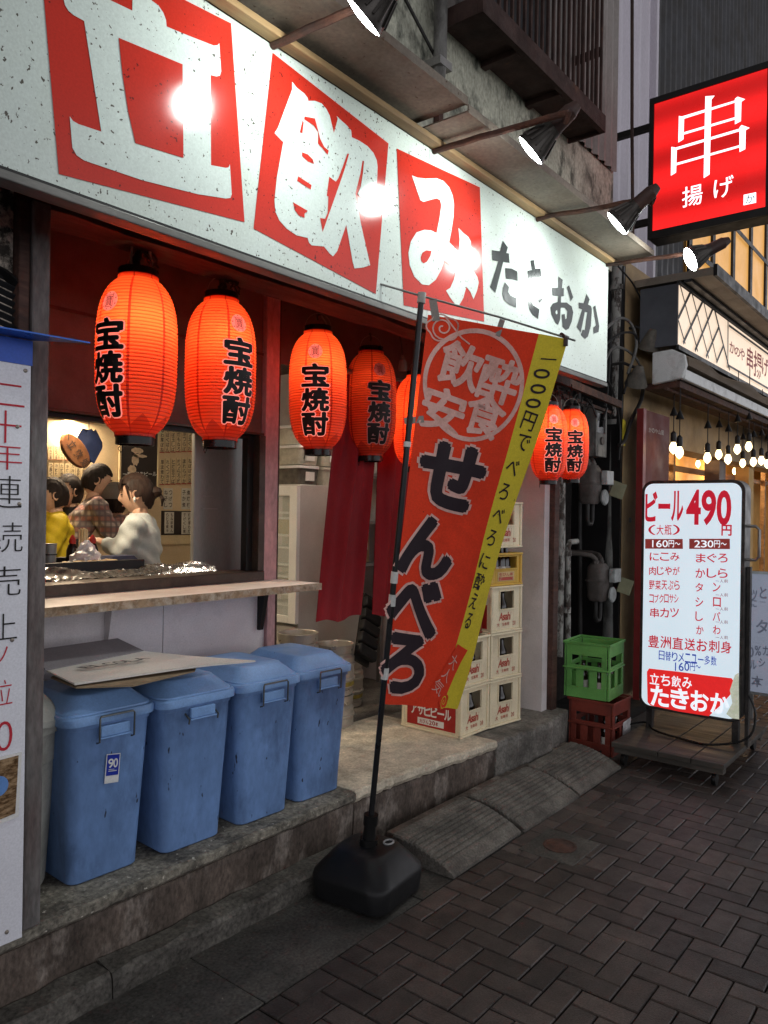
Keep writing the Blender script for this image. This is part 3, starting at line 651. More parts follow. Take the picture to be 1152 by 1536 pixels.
mb = MB(); mb.poly3([(.85,ys-.07,zt+.064),(1.02,ys-.09,zt+.064),(1.185,ys-.115,zt+.062),(1.078,ys+.01,zt+.066),(.85,ys+.01,zt+.066)], (0,0,1), .004); mb.build('top_blade', mat('blue_blade', (.04,.17,.70), .3, var=.1), t)
px_text([('二',10,592,56,34),('十',8,640,50,50),('年',8,684,52,42)], 'y', ys, 0, -.0015, 1, -.012).build('red_writing', REDINK, t)
px_text([('連',8,738,52,50),('続',8,806,54,46),('売',6,872,52,46),('上',6,940,40,40)], 'y', ys, 0, -.0015, 1, -.012).build('black_writing', INK, t)
px_text([('ノ',0,985,24,30),('位',2,1040,34,40),('0',6,1104,26,46)], 'y', ys, 0, -.0015, 1, -.012).build('red_writing', REDINK, t)
mb = MB()
a, b, c_, d_ = [at(x,y,'y',ys-.0045) for x, y in ((-30,1143),(33,1128),(28,1225),(-30,1248))]
mb.poly3([a,b,c_,d_], (0,1,0), .0025); mb.build('photo_print', mat('photo_paper', (.75,.74,.72), .3), t)
mb = MB(); mb.poly3([at(x,y,'y',ys-.0062) for x, y in ((-26,1147),(28,1133),(23,1220),(-26,1240))], (0,1,0), .0012); mb.build('photo_picture', mat('photo_food', (.20,.11,.05), .25, var=.8, scale=30, dirt=(.42,.30,.18), dscale=30, stretch=(1,1,3)), t)
mb = MB().lathe([(.028,0),(.028,.001)], 28, Matrix.Translation(at(-3,1180,'y',ys-.0068)) @ Matrix.Rotation(R(90),4,'X')); mb.build('photo_plate', mat('photo_plate_blue', (.12,.25,.55), .3), t)
mb = MB()
for x, y in ((42,556),(30,640),(33,756),(22,960),(14,1398)): 
    p = at(x-4,y,'y',ys); mb.lathe([(.006,0),(.005,.003),(.002,.0045)], 10, Matrix.Translation(p) @ Matrix.Rotation(R(90),4,'X'))
mb.build('screw', WIRE, t)
# ---------------------------------------------------------------- rubbish bins
BLUEB = mat('blue_bin_plastic', (.15,.265,.52), .48, var=.25, scale=4, dirt=(.04,.07,.15), dscale=6, dthr=.60, dsoft=.12, damt=.75, fleck=(.03,.04,.07), fscale=42, fthr=.70, bump=.06, stretch=(1,1,.45), grain=.12, gscale=40)
BLUEL = mat('blue_lid_plastic', (.20,.35,.64), .38, var=.2, scale=5, dirt=(.10,.17,.33), dscale=4, dthr=.66, dsoft=.1, damt=.5, fleck=(.05,.08,.12), fscale=60, fthr=.76, bump=.05)
BINW = mat('bin_wire', (.13,.14,.14), .4, metal=.7)
def make_bin(lab):
    t = thing('rubbish_bin', lab, 'rubbish bin', (0,0,0), 0, 'blue rubbish bins in front of the counter')
    # local: front towards -y, origin at the base centre
    H = .535; rings = []
    for z, w, d, r in ((0,.235,.33,.03),(.006,.25,.345,.035),(.05,.254,.35,.038),(.46,.298,.395,.042),(.505,.302,.398,.042),(.507,.312,.408,.044),(H,.314,.410,.044)):
        rings.append(rrect(w, d, r, z, 6))
    mb = MB().loft(rings, True, True); mb.build('body', BLUEB, t, world=False)
    rings = [rrect(w, d, r, z, 6) for z, w, d, r in ((H-.014,.322,.418,.046),(H-.012,.336,.432,.05),(H+.010,.337,.433,.05),(H+.017,.330,.426,.05),(H+.019,.314,.408,.05),(H+.024,.312,.406,.05),(H+.028,.300,.394,.05),(H+.064,.226,.312,.045),(H+.069,.218,.304,.045),(H+.072,.20,.285,.04))]
    rings.append(rrect(.05,.08,.02,H+.075,6))
    lid = MB().loft(rings, True, True).build('lid', BLUEL, t, world=False)
    mb = MB(); mb.box((-.052,-.222,H-.058), (.052,-.2085,H-.022)); mb.box((-.056,-.227,H-.064),(.056,-.2085,H-.0585)); mb.build('handle_lug', BLUEL, t, world=False, bevel=.003)
    mb = MB(); y = -.226
    mb.tube([(-.062,y+.012,H-.075),(-.062,y-.004,H-.07),(-.062,y-.006,H+.006),(-.058,y-.004,H+.012),(.058,y-.004,H+.012),(.062,y-.006,H+.006),(.062,y-.004,H-.07),(.062,y+.012,H-.075)], .0035, 6)
    mb.build('wire_handle', BINW, t, world=False)
    return t
B0 = make_bin('')
bins = [(1.437,2.475,R(-1.5),'blue rubbish bin with a blue and white number sticker, under the open cardboard'), (1.772,2.445,R(-2),'blue rubbish bin with a yellowish smear on its lid, right of the stickered bin'),
        (2.108,2.432,R(-2.5),'blue rubbish bin with a bare lid, third from the grey bin'), (2.425,2.43,R(-3),'blue rubbish bin at the end of the row by the doorway and kegs')]
BO = []
for i, (x, y, rz, lab) in enumerate(bins):
    o = B0 if i == 0 else copy_tree(B0)
    o.location = (x,y,.279); o.rotation_euler = (0,0,rz); o['label'] = lab; BO.append(o)
    if i == 1:
        for ch in o.children:
            if ch.name.startswith('wire_handle'):
                Rx = Matrix.Rotation(R(-62),4,'X'); pv = Vector((0,-.218,.467)); ch.rotation_euler = Rx.to_euler(); ch.location = pv-(Rx @ Vector((0,-.218,.467)))
# number sticker on the first bin
bx, by_ = bins[0][0], bins[0][1]
def on_bin(px, py):   # front face of bin 1, tapered plane
    return at(px, py, 'y', by_-.1965)
st = MB(); 
q = [on_bin(*p) for p in ((159,1131),(180,1129),(178,1173),(157,1176))]
yl = lambda z: by_-.1735-.0255*(z-.279-.05)/.41-.0035
LB = lambda v, o: Vector((v.x, yl(v.z)-o, v.z))
sk = MB().add([LB(v,.001) for v in q], [(0,1,2,3)]).build('sticker', mat('sticker_white', (.7,.7,.7), .3), BO[0])
sk.location = (0,0,0); sk.rotation_euler = (0,0,0)
def to_local(o, root):
    bpy.context.view_layer.update()
    M_ = root.matrix_world.inverted(); 
    for v in o.data.vertices: v.co = M_ @ v.co
to_local(sk, BO[0])
def skpart(name, m, V, F, off):
    w = .036; 
    f = lambda x, y: LB(q[3].lerp(q[2], x).lerp(q[0].lerp(q[1], x), y), off)
    o = mapped(MB(), V, F, f).build(name, m, sk, world=False); o.location = (0,0,0); 
    M_ = BO[0].matrix_world.inverted()
    for v in o.data.vertices: v.co = M_ @ v.co
skpart('sticker_blue', mat('sticker_blue', (.02,.04,.36), .3), [(.06,.26),(.94,.26),(.94,.97),(.06,.97)], [(0,1,2,3)], .0018)
V, F = text2d([('9',.34,.68,.36,.30,0,'bbox'),('0',.68,.68,.30,.30,0,'bbox')], .02); skpart('sticker_number', mat('sticker_print', (.72,.72,.72), .3), V, F, .0026)
skpart('sticker_line', mat('sticker_print_small', (.6,.6,.62), .3), [(.2,.40),(.8,.40),(.8,.43),(.2,.43),(.2,.46),(.62,.46),(.62,.48),(.2,.48)], [(0,1,2,3),(4,5,6,7)], .0026)
# grey round bin with a tilted lid
GREYB = mat('grey_bin_plastic', (.42,.42,.38), .5, var=.2, scale=5, dirt=(.12,.11,.09), dscale=4, dthr=.6, damt=.7, bump=.1)
t = thing('rubbish_bin', 'pale grey round rubbish bin with its lid ajar, behind the corner post', 'rubbish bin', (1.185,2.49,.279))
mb = MB().lathe([(.118,0),(.122,.01),(.146,.40),(.150,.405),(.158,.50),(.170,.503),(.172,.53),(.160,.532),(.150,.50)], 40, capt=False); mb.build('body', GREYB, t, world=False)
Ml = Matrix.Translation((0,.0,.555)) @ Matrix.Rotation(R(9),4,'Y')
MB().lathe([(.172,-.022),(.178,-.02),(.178,.0),(.165,.012),(.15,.03),(.09,.075),(.04,.085),(.002,.086)], 40, Ml, capb=False).build('lid', GREYB, t, world=False)
mb = MB(); mb.box((.150,-.03,.44),(.176,.03,.50)); mb.build('handle', GREYB, t, world=False, bevel=.004)
# folded cardboard on the bins
CARD = mat('cardboard_pale', (.68,.64,.59), .8, var=.12, scale=3, dirt=(.48,.26,.24), dscale=3, dthr=.68, damt=.4); CARDE = mat('cardboard_brown', (.30,.22,.14), .8, var=.3, scale=20, stretch=(1,1,6)); CARDG = mat('cardboard_grey', (.20,.18,.19), .8, var=.15)
t = thing('flattened_carton', 'flattened pale cardboard carton lying across the lids of two blue bins', 'cardboard', (1.6,2.45,.91))
zc_ = .932
def zp(px, py, z): return at(px, py, 'z', z)
mb = MB(); mb.poly3([zp(70,1008,.945), zp(112,1028,.935), zp(296,1001,.94), zp(383,993,.928), zp(285,986,.95), zp(205,978,.955)], (0,0,1), .006); fl = mb.build('top_flap', CARD, t)
mb = MB(); mb.poly3([zp(76,1016,.925)+Vector((0,0,-.004)), zp(114,1033,.924), zp(200,1030,.915), zp(292,1008,.922), zp(300,990,.93), zp(150,985,.93)], (0,0,1), .005); mb.build('lower_flap', CARDE, t)
mb = MB(); a = zp(68,1006,.952); b = zp(216,978,.957); mb.poly3([a, b, b+Vector((-.06,.08,.045)), a+Vector((.0,.10,.05))], (0,.4,1), .005); mb.build('back_flap', CARDG, t)
its = []
px_ = [('E',128,1001,14,6),('L',144,999,12,6),('C',159,996,14,6),('O',175,994,14,6),('L',192,992,13,6),('A',208,990,14,6)]
V, F = text2d([(ch,0.018*i,0,.016,.020,0,'bbox') for i, (ch,*_) in enumerate(px_)], .02)
O = zp(130,1003,.9535); U = (zp(215,990,.958)-O); U = U/.095; N2 = Vector((-.35,.93,0)).normalized()
mapped(MB(), V, F, lambda x, y: O+U*x+N2*y*2.2+Vector((0,0,.0045+.001))).build('print', INK, fl).location = -base_of(fl)
# ---------------------------------------------------------------- tall banner on a weighted stand
BN = thing('banner_stand', 'tall red and yellow advertising banner on a leaning pole with a black water filled base', 'banner', (2.345,1.93,0))
bc = Vector((2.345,1.925,0)); Mb = Matrix.Translation(bc) @ Matrix.Rotation(R(6),4,'Z')
rings = [[Mb @ v for v in rrect(w, d, r, z, 7)] for z, w, d, r in ((.002,.30,.30,.05),(.012,.33,.33,.06),(.085,.352,.352,.07),(.105,.345,.345,.075),(.165,.25,.25,.07),(.185,.215,.215,.07),(.19,.19,.19,.06))]
base = MB().loft(rings, True, True).build('water_base', mat('black_tank_plastic', (.010,.010,.011), .42, var=.3, bump=.15, bscale=200), BN)
P0 = Vector((bc.x, bc.y, .185)); P1 = at(632,450,'y',1.74)
ax_ = (P1-P0).normalized()
mb = MB(); mb.tube([P0, P0+ax_*.03], .036, 16); mb.tube([P0+ax_*.03, P0+ax_*.085], [.026,.024], 16); mb.tube([P0+ax_*.085, P0+ax_*.125], .029, 16); mb.build('pole_socket', PLASB, base)
mb = MB(); Mr = Mb @ Matrix.Translation((.055,-.06,.193)); mb.tube([Mr @ Vector((.024*math.cos(k*.3142*2/1), .018*math.sin(k*.3142*2), 0)) for k in range(11)], .004, 6); mb.build('plug_ring', mat('grey_plug', (.32,.32,.32), .5), base)
polem = mat('pole_black', (.012,.012,.013), .35, var=.15)
mb = MB(); mb.tube([P0, P1], .0115, 12); mb.build('pole', polem, BN)
mb = MB(); mb.tube([P1-ax_*.012, P1+ax_*.028], .016, 12); mb.build('pole_cap', mat('grey_joint', (.35,.34,.32), .5), BN)
for tt in (.80,.53,.495,.345):
    c0 = P0.lerp(P1, tt*.9 if tt < .5 else tt*.92); mb = MB(); mb.tube([c0, c0+ax_*(.045 if tt < .6 else .02)], .0145, 12); mb.build('pole_collar', mat('white_collar', (.6,.6,.58), .4) if tt == .8 else bpy.data.materials['white_collar'], BN)
def far_pt(px, py, Lp, w):
    d = ray(px, py); o = CAM-Lp; a = d.dot(d); b = 2*d.dot(o); c = o.dot(o)-w*w; D = b*b-4*a*c
    s = (-b+math.sqrt(max(D,0)))/(2*a); return CAM+d*s
def pole_at(px, py):     # nearest point of the pole axis to the ray, shifted to the cloth edge
    d = ray(px, py).normalized(); w0 = CAM-P0; b = d.dot(ax_); dd = d.dot(w0); e = ax_.dot(w0)
    s = (e-b*dd)/(1-b*b); return P0+ax_*s
LTp = pole_at(641,472); LBt = pole_at(572,1056)
LTp = atd(642,472,(LTp-CAM).dot(FW)); LBt = atd(573,1056,(LBt-CAM).dot(FW))
RTp = far_pt(852,509,LTp,.56); RBt = far_pt(686,1064,LBt,.50)
def cloth(u, v, off=0.0):
    l = LTp.lerp(LBt, v); r = RTp.lerp(RBt, v); p = l.lerp(r, u)
    n = (r-l).cross(LBt-LTp).normalized()
    if n.dot(CAM-p) < 0: n = -n
    wv = .020*math.sin(3.1*u*math.pi+2.2*v)*u*(.3+v)+.006*math.sin(14*v+6*u)*u*(1-u)*4+.010*math.sin(5*v+3*u)*u + .02*u*(1-u)*math.sin(v*4.2)
    wv += .012*max(0,(u-.9)/.1)*math.sin(9*v)
    return p+n*(wv+off)
def buv(px, py):
    lx = lambda y: 642-(y-472)*.1182; rx = lambda y: 852-(y-509)*.2991
    u = (px-lx(py))/(rx(py)-lx(py)); v = (py-472-37*u)/(584-29*u); return u, v
FAB = mat('banner_red_cloth', (.80,.055,.020), .8, spec=.15, var=.15, scale=3, dirt=(.36,.03,.016), dscale=2.5, dthr=.62, damt=.5, fleck=(.2,.02,.01), fscale=40, fthr=.765)
FABY = mat('banner_yellow_cloth', (.76,.61,.05), .8, spec=.15, var=.15, scale=4, dirt=(.30,.22,.04), dscale=4, dthr=.62, damt=.5, fleck=(.12,.08,.02), fscale=40, fthr=.74)
BPINK = mat('banner_pink_print', (.80,.48,.42), .7, var=.12, dirt=(.50,.25,.2), dscale=12); BINK = mat('banner_dark_print', (.022,.012,.018), .65, var=.1)
bu = lambda v: .785-.05*v
mb = MB(); nu, nv = 20, 60
for side in (1,-1):
    vs = [cloth(i/nu*bu(j/nv), j/nv, .0006*side) for j in range(nv+1) for i in range(nu+1)]
    mb.add(vs, [(j*(nu+1)+i, j*(nu+1)+i+1, (j+1)*(nu+1)+i+1, (j+1)*(nu+1)+i) for j in range(nv) for i in range(nu)], True)
cl_ = mb.build('cloth', FAB, BN)
mb = MB(); nu = 8
for side in (1,-1):
    vs = [cloth(bu(j/nv)+(1-bu(j/nv))*i/nu, j/nv, .0006*side) for j in range(nv+1) for i in range(nu+1)]
    mb.add(vs, [(j*(nu+1)+i, j*(nu+1)+i+1, (j+1)*(nu+1)+i+1, (j+1)*(nu+1)+i) for j in range(nv) for i in range(nu)], True)
mb.build('yellow_border', FABY, cl_)
WU, WV = .54, 1.55     # metres across and down, for keeping glyph proportions
def bt(items, m, name, toff, off, bold=0):
    # items: ch, px, py, w, h (metres on the cloth), rot
    its = []
    for it in items:
        u, v = buv(it[1], it[2]); its.append((it[0], u*WU, -v*WV, it[3], it[4], it[5] if len(it) > 5 else 0, 'bbox'))
    V, F = cut2d(*(bold2d(its, bold) if bold else text2d(its, toff)), .03, .06)
    return mapped(MB(), V, F, lambda x, y: cloth(x/WU, -y/WV, off)).build(name, m, cl_)
bigs = [('せ',676,706,.27,.235,-.06),('ん',641,815,.26,.225,-.04),('べ',620,905,.27,.215,-.04),('ろ',604,993,.25,.225,-.02)]
for bg_ in bigs: bt([bg_], BPINK, 'lettering_outline', 0, .003, .108); bt([bg_], BINK, 'lettering', 0, .0045, .062)
bt([('飲',692,546,.165,.165,-.12),('酔',750,566,.155,.165,-.12),('安',665,612,.175,.165,-.12),('食',728,616,.155,.165,-.12)], BPINK, 'emblem_lettering', .030, .003, .032)
# emblem ring, cloud curls
cu, cv = buv(710,574); V = []; F = []; n = 48
for k in range(n):
    a = 2*math.pi*k/n
    for q in (.205,.188): V.append((cu*WU+q*math.cos(a), -cv*WV+q*1.06*math.sin(a)))
F = [(2*k,2*((k+1)%n),2*((k+1)%n)+1,2*k+1) for k in range(n)]
mapped(MB(), V, F, lambda x, y: cloth(x/WU, -y/WV, .003)).build('emblem_ring', BPINK, cl_)
def curl(px, py, s, m, name, fill=None):
    u0, v0 = buv(px, py); x0, y0 = u0*WU, -v0*WV
    pts = [(x0+s*.055*t/12*math.cos(t), y0+s*.055*t/12*math.sin(t)) for t in [k*.4 for k in range(4,30)]]
    bump = [(x0+s*(.062+.012*abs(math.sin(a*2.5)))*math.cos(a), y0+s*(.05+.012*abs(math.sin(a*2.5)))*math.sin(a)) for a in [k*math.pi/24*1.6-.3 for k in range(40)]]
    bump += [(x0+s*.09,y0-s*.03),(x0+s*.13,y0-s*.05)] if fill is None else []
    for pl, w in ((pts,.0035),(bump,.0035)):
        V = []; F = []
        for i, p in enumerate(pl):
            q = pl[min(i+1,len(pl)-1)]; r_ = pl[max(i-1,0)]; d = Vector((q[0]-r_[0], q[1]-r_[1])).normalized()
            V += [(p[0]-d.y*w*s, p[1]+d.x*w*s), (p[0]+d.y*w*s, p[1]-d.x*w*s)]
        F = [(2*i,2*i+2,2*i+3,2*i+1) for i in range(len(pl)-1)]
        if fill and pl is bump: V = bump; F = [tuple(range(len(bump)))]
        mapped(MB(), V, F, lambda x, y: cloth(x/WU, -y/WV, .003 if pl is bump else .0045)).build(name, fill if (fill and pl is bump) else m, cl_)
curl(664,492,.85,BPINK,'cloud_curl'); curl(664,1051,.62,FABY,'cloud_curl',FAB)
rv = -1.45
yl_ = [('1',823,536,.022,.062,rv),('0',813,556,.036,.066,rv),('0',808,577,.036,.066,rv),('0',801,597,.036,.066,rv),('円',795,622,.062,.07,-.1),('で',788,652,.062,.062,-.1),('べ',772,688,.062,.062,-.1),('ろ',760,724,.052,.066,-.1),('べ',752,759,.062,.060,-.1),('ろ',741,793,.052,.066,-.1),('に',730,829,.062,.062,-.1),('酔',722,860,.070,.070,-.1),('え',713,890,.060,.066,-.1),('る',705,921,.054,.068,-.1)]
bt(yl_, BINK, 'side_lettering', .006, .003)
# the small red plate near the foot
tl = [buv(*p) for p in ((686,958),(706,968),(665,1052),(634,1043))]
V = [(u*WU, -v*WV) for u, v in tl]; V, F = cut2d(V, [(0,1,2,3)], .03, .06)
mapped(MB(), V, F, lambda x, y: cloth(x/WU, -y/WV, .003)).build('small_plate', FAB, cl_)
bt([('大',680,986,.072,.062,-.45),('人',667,1007,.072,.055,-.45),('気',653,1027,.076,.062,-.45)], BPINK, 'plate_lettering', -.004, .0045)
# crossbar and straps
E0 = atd(580,440,(P1-CAM).dot(FW)+.02); RX = (RTp-LTp); E1 = atd(863,511,(RTp-CAM).dot(FW)+.01)
mb = MB(); c1 = P1+ax_*.015; E0 = c1-(E1-c1).normalized()*.17; mb.tube([E0, c1, c1.lerp(E1,.5)+Vector((0,0,.006)), E1], .0042, 8); mb.build('crossbar', mat('crossbar_grey', (.22,.22,.21), .4, metal=.4), BN)
STR = mat('grey_strap', (.24,.22,.20), .7, var=.2)
def strap(u, v, a, w=.022):
    c = cloth(u, v, .004); b = Vector(a); mb = MB(); mb.bar(c, b, w, .003, up=(CAM-c).normalized()); mb.build('strap', STR, BN)
strap(.50,.022, c1.lerp(E1,.52)); strap(.06,.012, c1.lerp(E1,.07), .03)
for v in (.26,):
    c0 = pole_at(614,633); mb = MB(); mb.bar(c0-RX.normalized()*.02, cloth(.06, v, .003), .002, .026, up=(0,0,1)); mb.build('strap', STR, BN)
mb = MB(); p = cloth(.985,.005,.004); mb.tube([E1-(E1-c1).normalized()*.03, E1-(E1-c1).normalized()*.06+Vector((0,0,.008)), p+Vector((0,0,.015)), p+Vector((0,0,-.02))], .009, 8); mb.build('corner_tape', mat('brown_tape', (.05,.03,.028), .5), BN)
# ---------------------------------------------------------------- beer crates and bottles
CREAM = mat('cream_crate_plastic', (.76,.66,.46), .42, var=.12, scale=5, dirt=(.35,.27,.16), dscale=4, dthr=.66, damt=.5, bump=.05)
YELC = mat('yellow_crate_plastic', (.62,.38,.06), .42, var=.15, dirt=(.35,.2,.05), dscale=5, dthr=.65)
GREENC = mat('green_crate_plastic', (.15,.40,.10), .4, var=.2, dirt=(.05,.12,.035), dscale=5, dthr=.62, damt=.6)
BROWNC = mat('brown_crate_plastic', (.22,.045,.03), .45, var=.25, dirt=(.08,.02,.018), dscale=5, dthr=.58, damt=.7)
CRED = mat('crate_red_print', (.45,.07,.045), .5, var=.2, dirt=(.62,.5,.34), dscale=40, dthr=.66, damt=.6)
PLRED = mat('red_label_plate', (.38,.025,.02), .4, var=.15); PRWH = mat('white_print', (.72,.70,.66), .5, var=.08)
GLASSB = mat('brown_bottle_glass', (.012,.006,.003), .08, var=.2, spec=.7); LABELP = mat('bottle_label', (.60,.58,.52), .5, var=.3, dirt=(.3,.05,.04), dscale=30, dthr=.6)
CAPM = mat('bottle_cap', (.5,.42,.2), .3, metal=.7)
def make_bottle(lab, group):
    t = thing('beer_bottle', lab, 'bottle', (0,0,0), 0, group)
    MB().lathe([(.026,0),(.030,.004),(.030,.120),(.027,.142),(.014,.172),(.0125,.205),(.0145,.207),(.0145,.216),(.012,.217)], 18).build('glass', GLASSB, t, world=False)
    MB().lathe([(.0306,.035),(.0306,.095)], 18, None, False, False).build('paper_label', LABELP, t, world=False)
    return t
BT0 = None
def bottles(root_loc, rz, spots, lab, z):
    global BT0
    for (x, y) in spots:
        if BT0 is None: BT0 = make_bottle('', 'beer bottles standing in the crates'); o = BT0
        else: o = copy_tree(BT0)
        p = Matrix.Rotation(rz,4,'Z') @ Vector((x,y,0)); o.location = (root_loc[0]+p.x, root_loc[1]+p.y, z); o.rotation_euler = (0,0,random.uniform(0,6)); o['label'] = lab
def frame_panel(mb, x0, x1, z0, z1, wx0, wx1, wz0, wz1, y0, y1):
    mb.box((x0,y0,z0),(wx0,y1,z1)); mb.box((wx1,y0,z0),(x1,y1,z1)); mb.box((wx0,y0,z0),(wx1,y1,wz0)); mb.box((wx0,y0,wz1),(wx1,y1,z1))
def cream_crate(lab, loc, rz, h=.268, m=CREAM, w=.282, d=.40, style='cream', grp='cream beer crates stacked by the doorway'):
    t = thing('beer_crate', lab, 'crate', loc, rz, grp)
    mb = MB(); th = .012; X, Y = w/2, d/2
    win = (-.062,.066,h*.50,h*.88) if style == 'cream' else (-.095,.095,h*.52,h*.88)
    frame_panel(mb, -X+.002, X-.002, .012, h-.014, *win, -Y+.004, -Y+th)
    frame_panel(mb, -X+.002, X-.002, .012, h-.014, -.06,.06,h*.5,h*.84, Y-th, Y-.004)
    for s in (-1,1): mb.box((s*X-(th if s > 0 else -.004), -Y+th+.0005, .012), (s*X-(.004 if s > 0 else -th), Y-th-.0005, h-.014))
    mb.box((-X+.012,-Y+.012,.006),(X-.012,Y-.012,.011))
    body = mb.build('body', m, t, world=False, bevel=.002)
    mb = MB(); e = .006
    for z0, z1, o in ((h-.0138,h-.001,.0),(0,.0118,.0),(h*.93,h*.945,.002)):
        if z0 == h*.93: continue
        mb.box((-X-e+o,-Y-e+o,z0),(X+e-o,-Y+.010,z1)); mb.box((-X-e+o,Y-.010,z0),(X+e-o,Y+e-o,z1))
        mb.box((-X-e+o,-Y+.0105,z0),(-X+.010,Y-.0105,z1)); mb.box((X-.010,-Y+.0105,z0),(X+e-o,Y-.0105,z1))
    for sx in (-1,1):
        for sy in (-1,1): mb.box((sx*(X-.006)-.009, sy*(Y-.006)-.009, .0125), (sx*(X-.006)+.009, sy*(Y-.006)+.009, h-.0145))
    mb.build('rim', m, t, world=False, bevel=.003)
    mb = MB(); wz0, wz1 = win[2], win[3]
    for a, b in (((win[0]-.007,wz0-.006),(win[1]+.007,wz0-.0003)),((win[0]-.007,wz1+.0003),(win[1]+.007,wz1+.006)),((win[0]-.007,wz0),(win[0]-.0003,wz1)),((win[1]+.0003,wz0),(win[1]+.007,wz1))):
        mb.box((a[0],-Y-.0015,a[1]),(b[0],-Y+.0035,b[1]))
    mb.build('handle_rim', m, t, world=False)
    fo = -Y+.0025
    if style == 'cream':
        z1, z2 = h*.34, h*.17
        its = [('A',-.048,z1,.034,.044,0,'bbox'),('s',-.022,z1-.007,.021,.029,0,'bbox'),('a',.000,z1-.007,.022,.029,0,'bbox'),('h',.023,z1,.022,.043,0,'bbox'),('i',.041,z1,.009,.043,0,'bbox')]
        V, F = text2d(its, .03); sh_ = .16
        V = [(x+(y-z1)*sh_, y) for x, y in V]
        V2, F2 = text2d([('大',-.075,z2,.024,.024,0,'bbox'),('生',-.028,z2,.02,.018,0,'bbox'),('専',-.006,z2,.02,.018,0,'bbox'),('用',.016,z2,.02,.018,0,'bbox'),('2',.066,z2,.012,.024,0,'bbox'),('0',.082,z2,.012,.024,0,'bbox')], .012)
        mb = MB(); mapped(mb, V, F, lambda x, y: (x, fo, y)); mapped(mb, V2, F2, lambda x, y: (x, fo, y)); mb.build('print', CRED, t, world=False)
        # red plate on the long side
        xo = -X+.0025
        mb = MB(); mb.box((xo-.001,-.165,h*.09),(xo+.001,.165,h*.60)); pl = mb.build('label_plate', PLRED, t, world=False)
        its = [(c,-.115+.046*i,h*.42,.042,h*.2,0,'bbox') for i, c in enumerate('アサヒビール')]
        V, F = text2d(its, .03); mapped(MB(), V, F, lambda x, y: (xo-.0022, -x, y)).build('plate_lettering', PRWH, pl, world=False)
        mb = MB(); mb.add([(xo-.0022,.09,h*.13),(xo-.0022,-.09,h*.13),(xo-.0022,-.09,h*.26),(xo-.0022,.09,h*.26)], [(0,1,2,3)]); mb.build('plate_strip', PRWH, pl, world=False)
        V, F = text2d([(c,-.066+.022*i,h*.195,.018,h*.085,0,'bbox') for i, c in enumerate('大びん20本')], .02); mapped(MB(), V, F, lambda x, y: (xo-.0034, -x, y)).build('plate_lettering', PLRED, pl, world=False)
    else:
        mb = MB(); mb.add([(-.075,fo,h*.14),(.075,fo,h*.14),(.075,fo,h*.42),(-.075,fo,h*.42)], [(0,1,2,3)]); pl = mb.build('label_plate', mat('pale_plate', (.6,.42,.2), .5), t, world=False)
        mb = MB(); mb.add([(-.065,fo-.0012,h*.16),(.065,fo-.0012,h*.16),(.065,fo-.0012,h*.26),(-.065,fo-.0012,h*.26)], [(0,1,2,3)]); V, F = text2d([(c,-.048+.032*i,h*.34,.028,h*.1,0,'bbox') for i, c in enumerate('生びん専')], .02); mapped(mb, V, F, lambda x, y: (x, fo-.0012, y)); mb.build('plate_print', CRED, pl, world=False)
    return t
RC = (3.970, 2.421); RZr = R(-8.0); LC = (3.652, 2.447); RZl = R(-1)
zz = .279
names = ['bottom cream beer crate of the right stack, beside the white doorway wall', 'second cream beer crate from the bottom of the right stack', 'third cream beer crate of the right stack, directly under the yellow one']
for i in range(3):
    cream_crate(names[i], (RC[0],RC[1],zz), RZr); bottles(RC, RZr, [(-.03,-.135),(.035,-.14),(.005,-.07)], 'dark bottle inside the '+['bottom','second','third'][i]+' crate of the right cream stack', zz+.012); zz += .2685
cream_crate('low yellow bottle crate between cream crates near the top of the right stack', (RC[0]+.004,RC[1]+.005,zz), R(-9.5), h=.19, m=YELC, style='yellow')
bottles(RC, RZr, [(-.04,-.13),(.02,-.135),(.07,-.13)], 'dark bottle lying low in the yellow crate', zz+.012-.04 if False else zz+.012); zz += .2185
cream_crate('topmost cream beer crate of the right stack, above the yellow crate', (RC[0],RC[1]+.008,zz), R(-7)); bottles(RC, RZr, [(-.03,-.135),(.035,-.14)], 'dark bottle inside the topmost cream crate', zz+.012)
zz = .282
for i, lab in enumerate(['cream beer crate with its red label side showing under the tip of the banner', 'cream beer crate on top of the one with the visible red label side']):
    cream_crate(lab, (LC[0],LC[1],zz), RZl); bottles(LC, RZl, [(-.03,-.135),(.035,-.14),(.005,-.07)], 'dark bottle inside the '+['bottom','upper'][i]+' crate of the left cream stack', zz+.012); zz += .2685
cream_crate('dark red bottle crate half hidden behind the banner, on the left cream stack', (LC[0]+.02,LC[1]+.06,zz), R(-5), m=BROWNC, style='yellow', h=.25, w=.26)
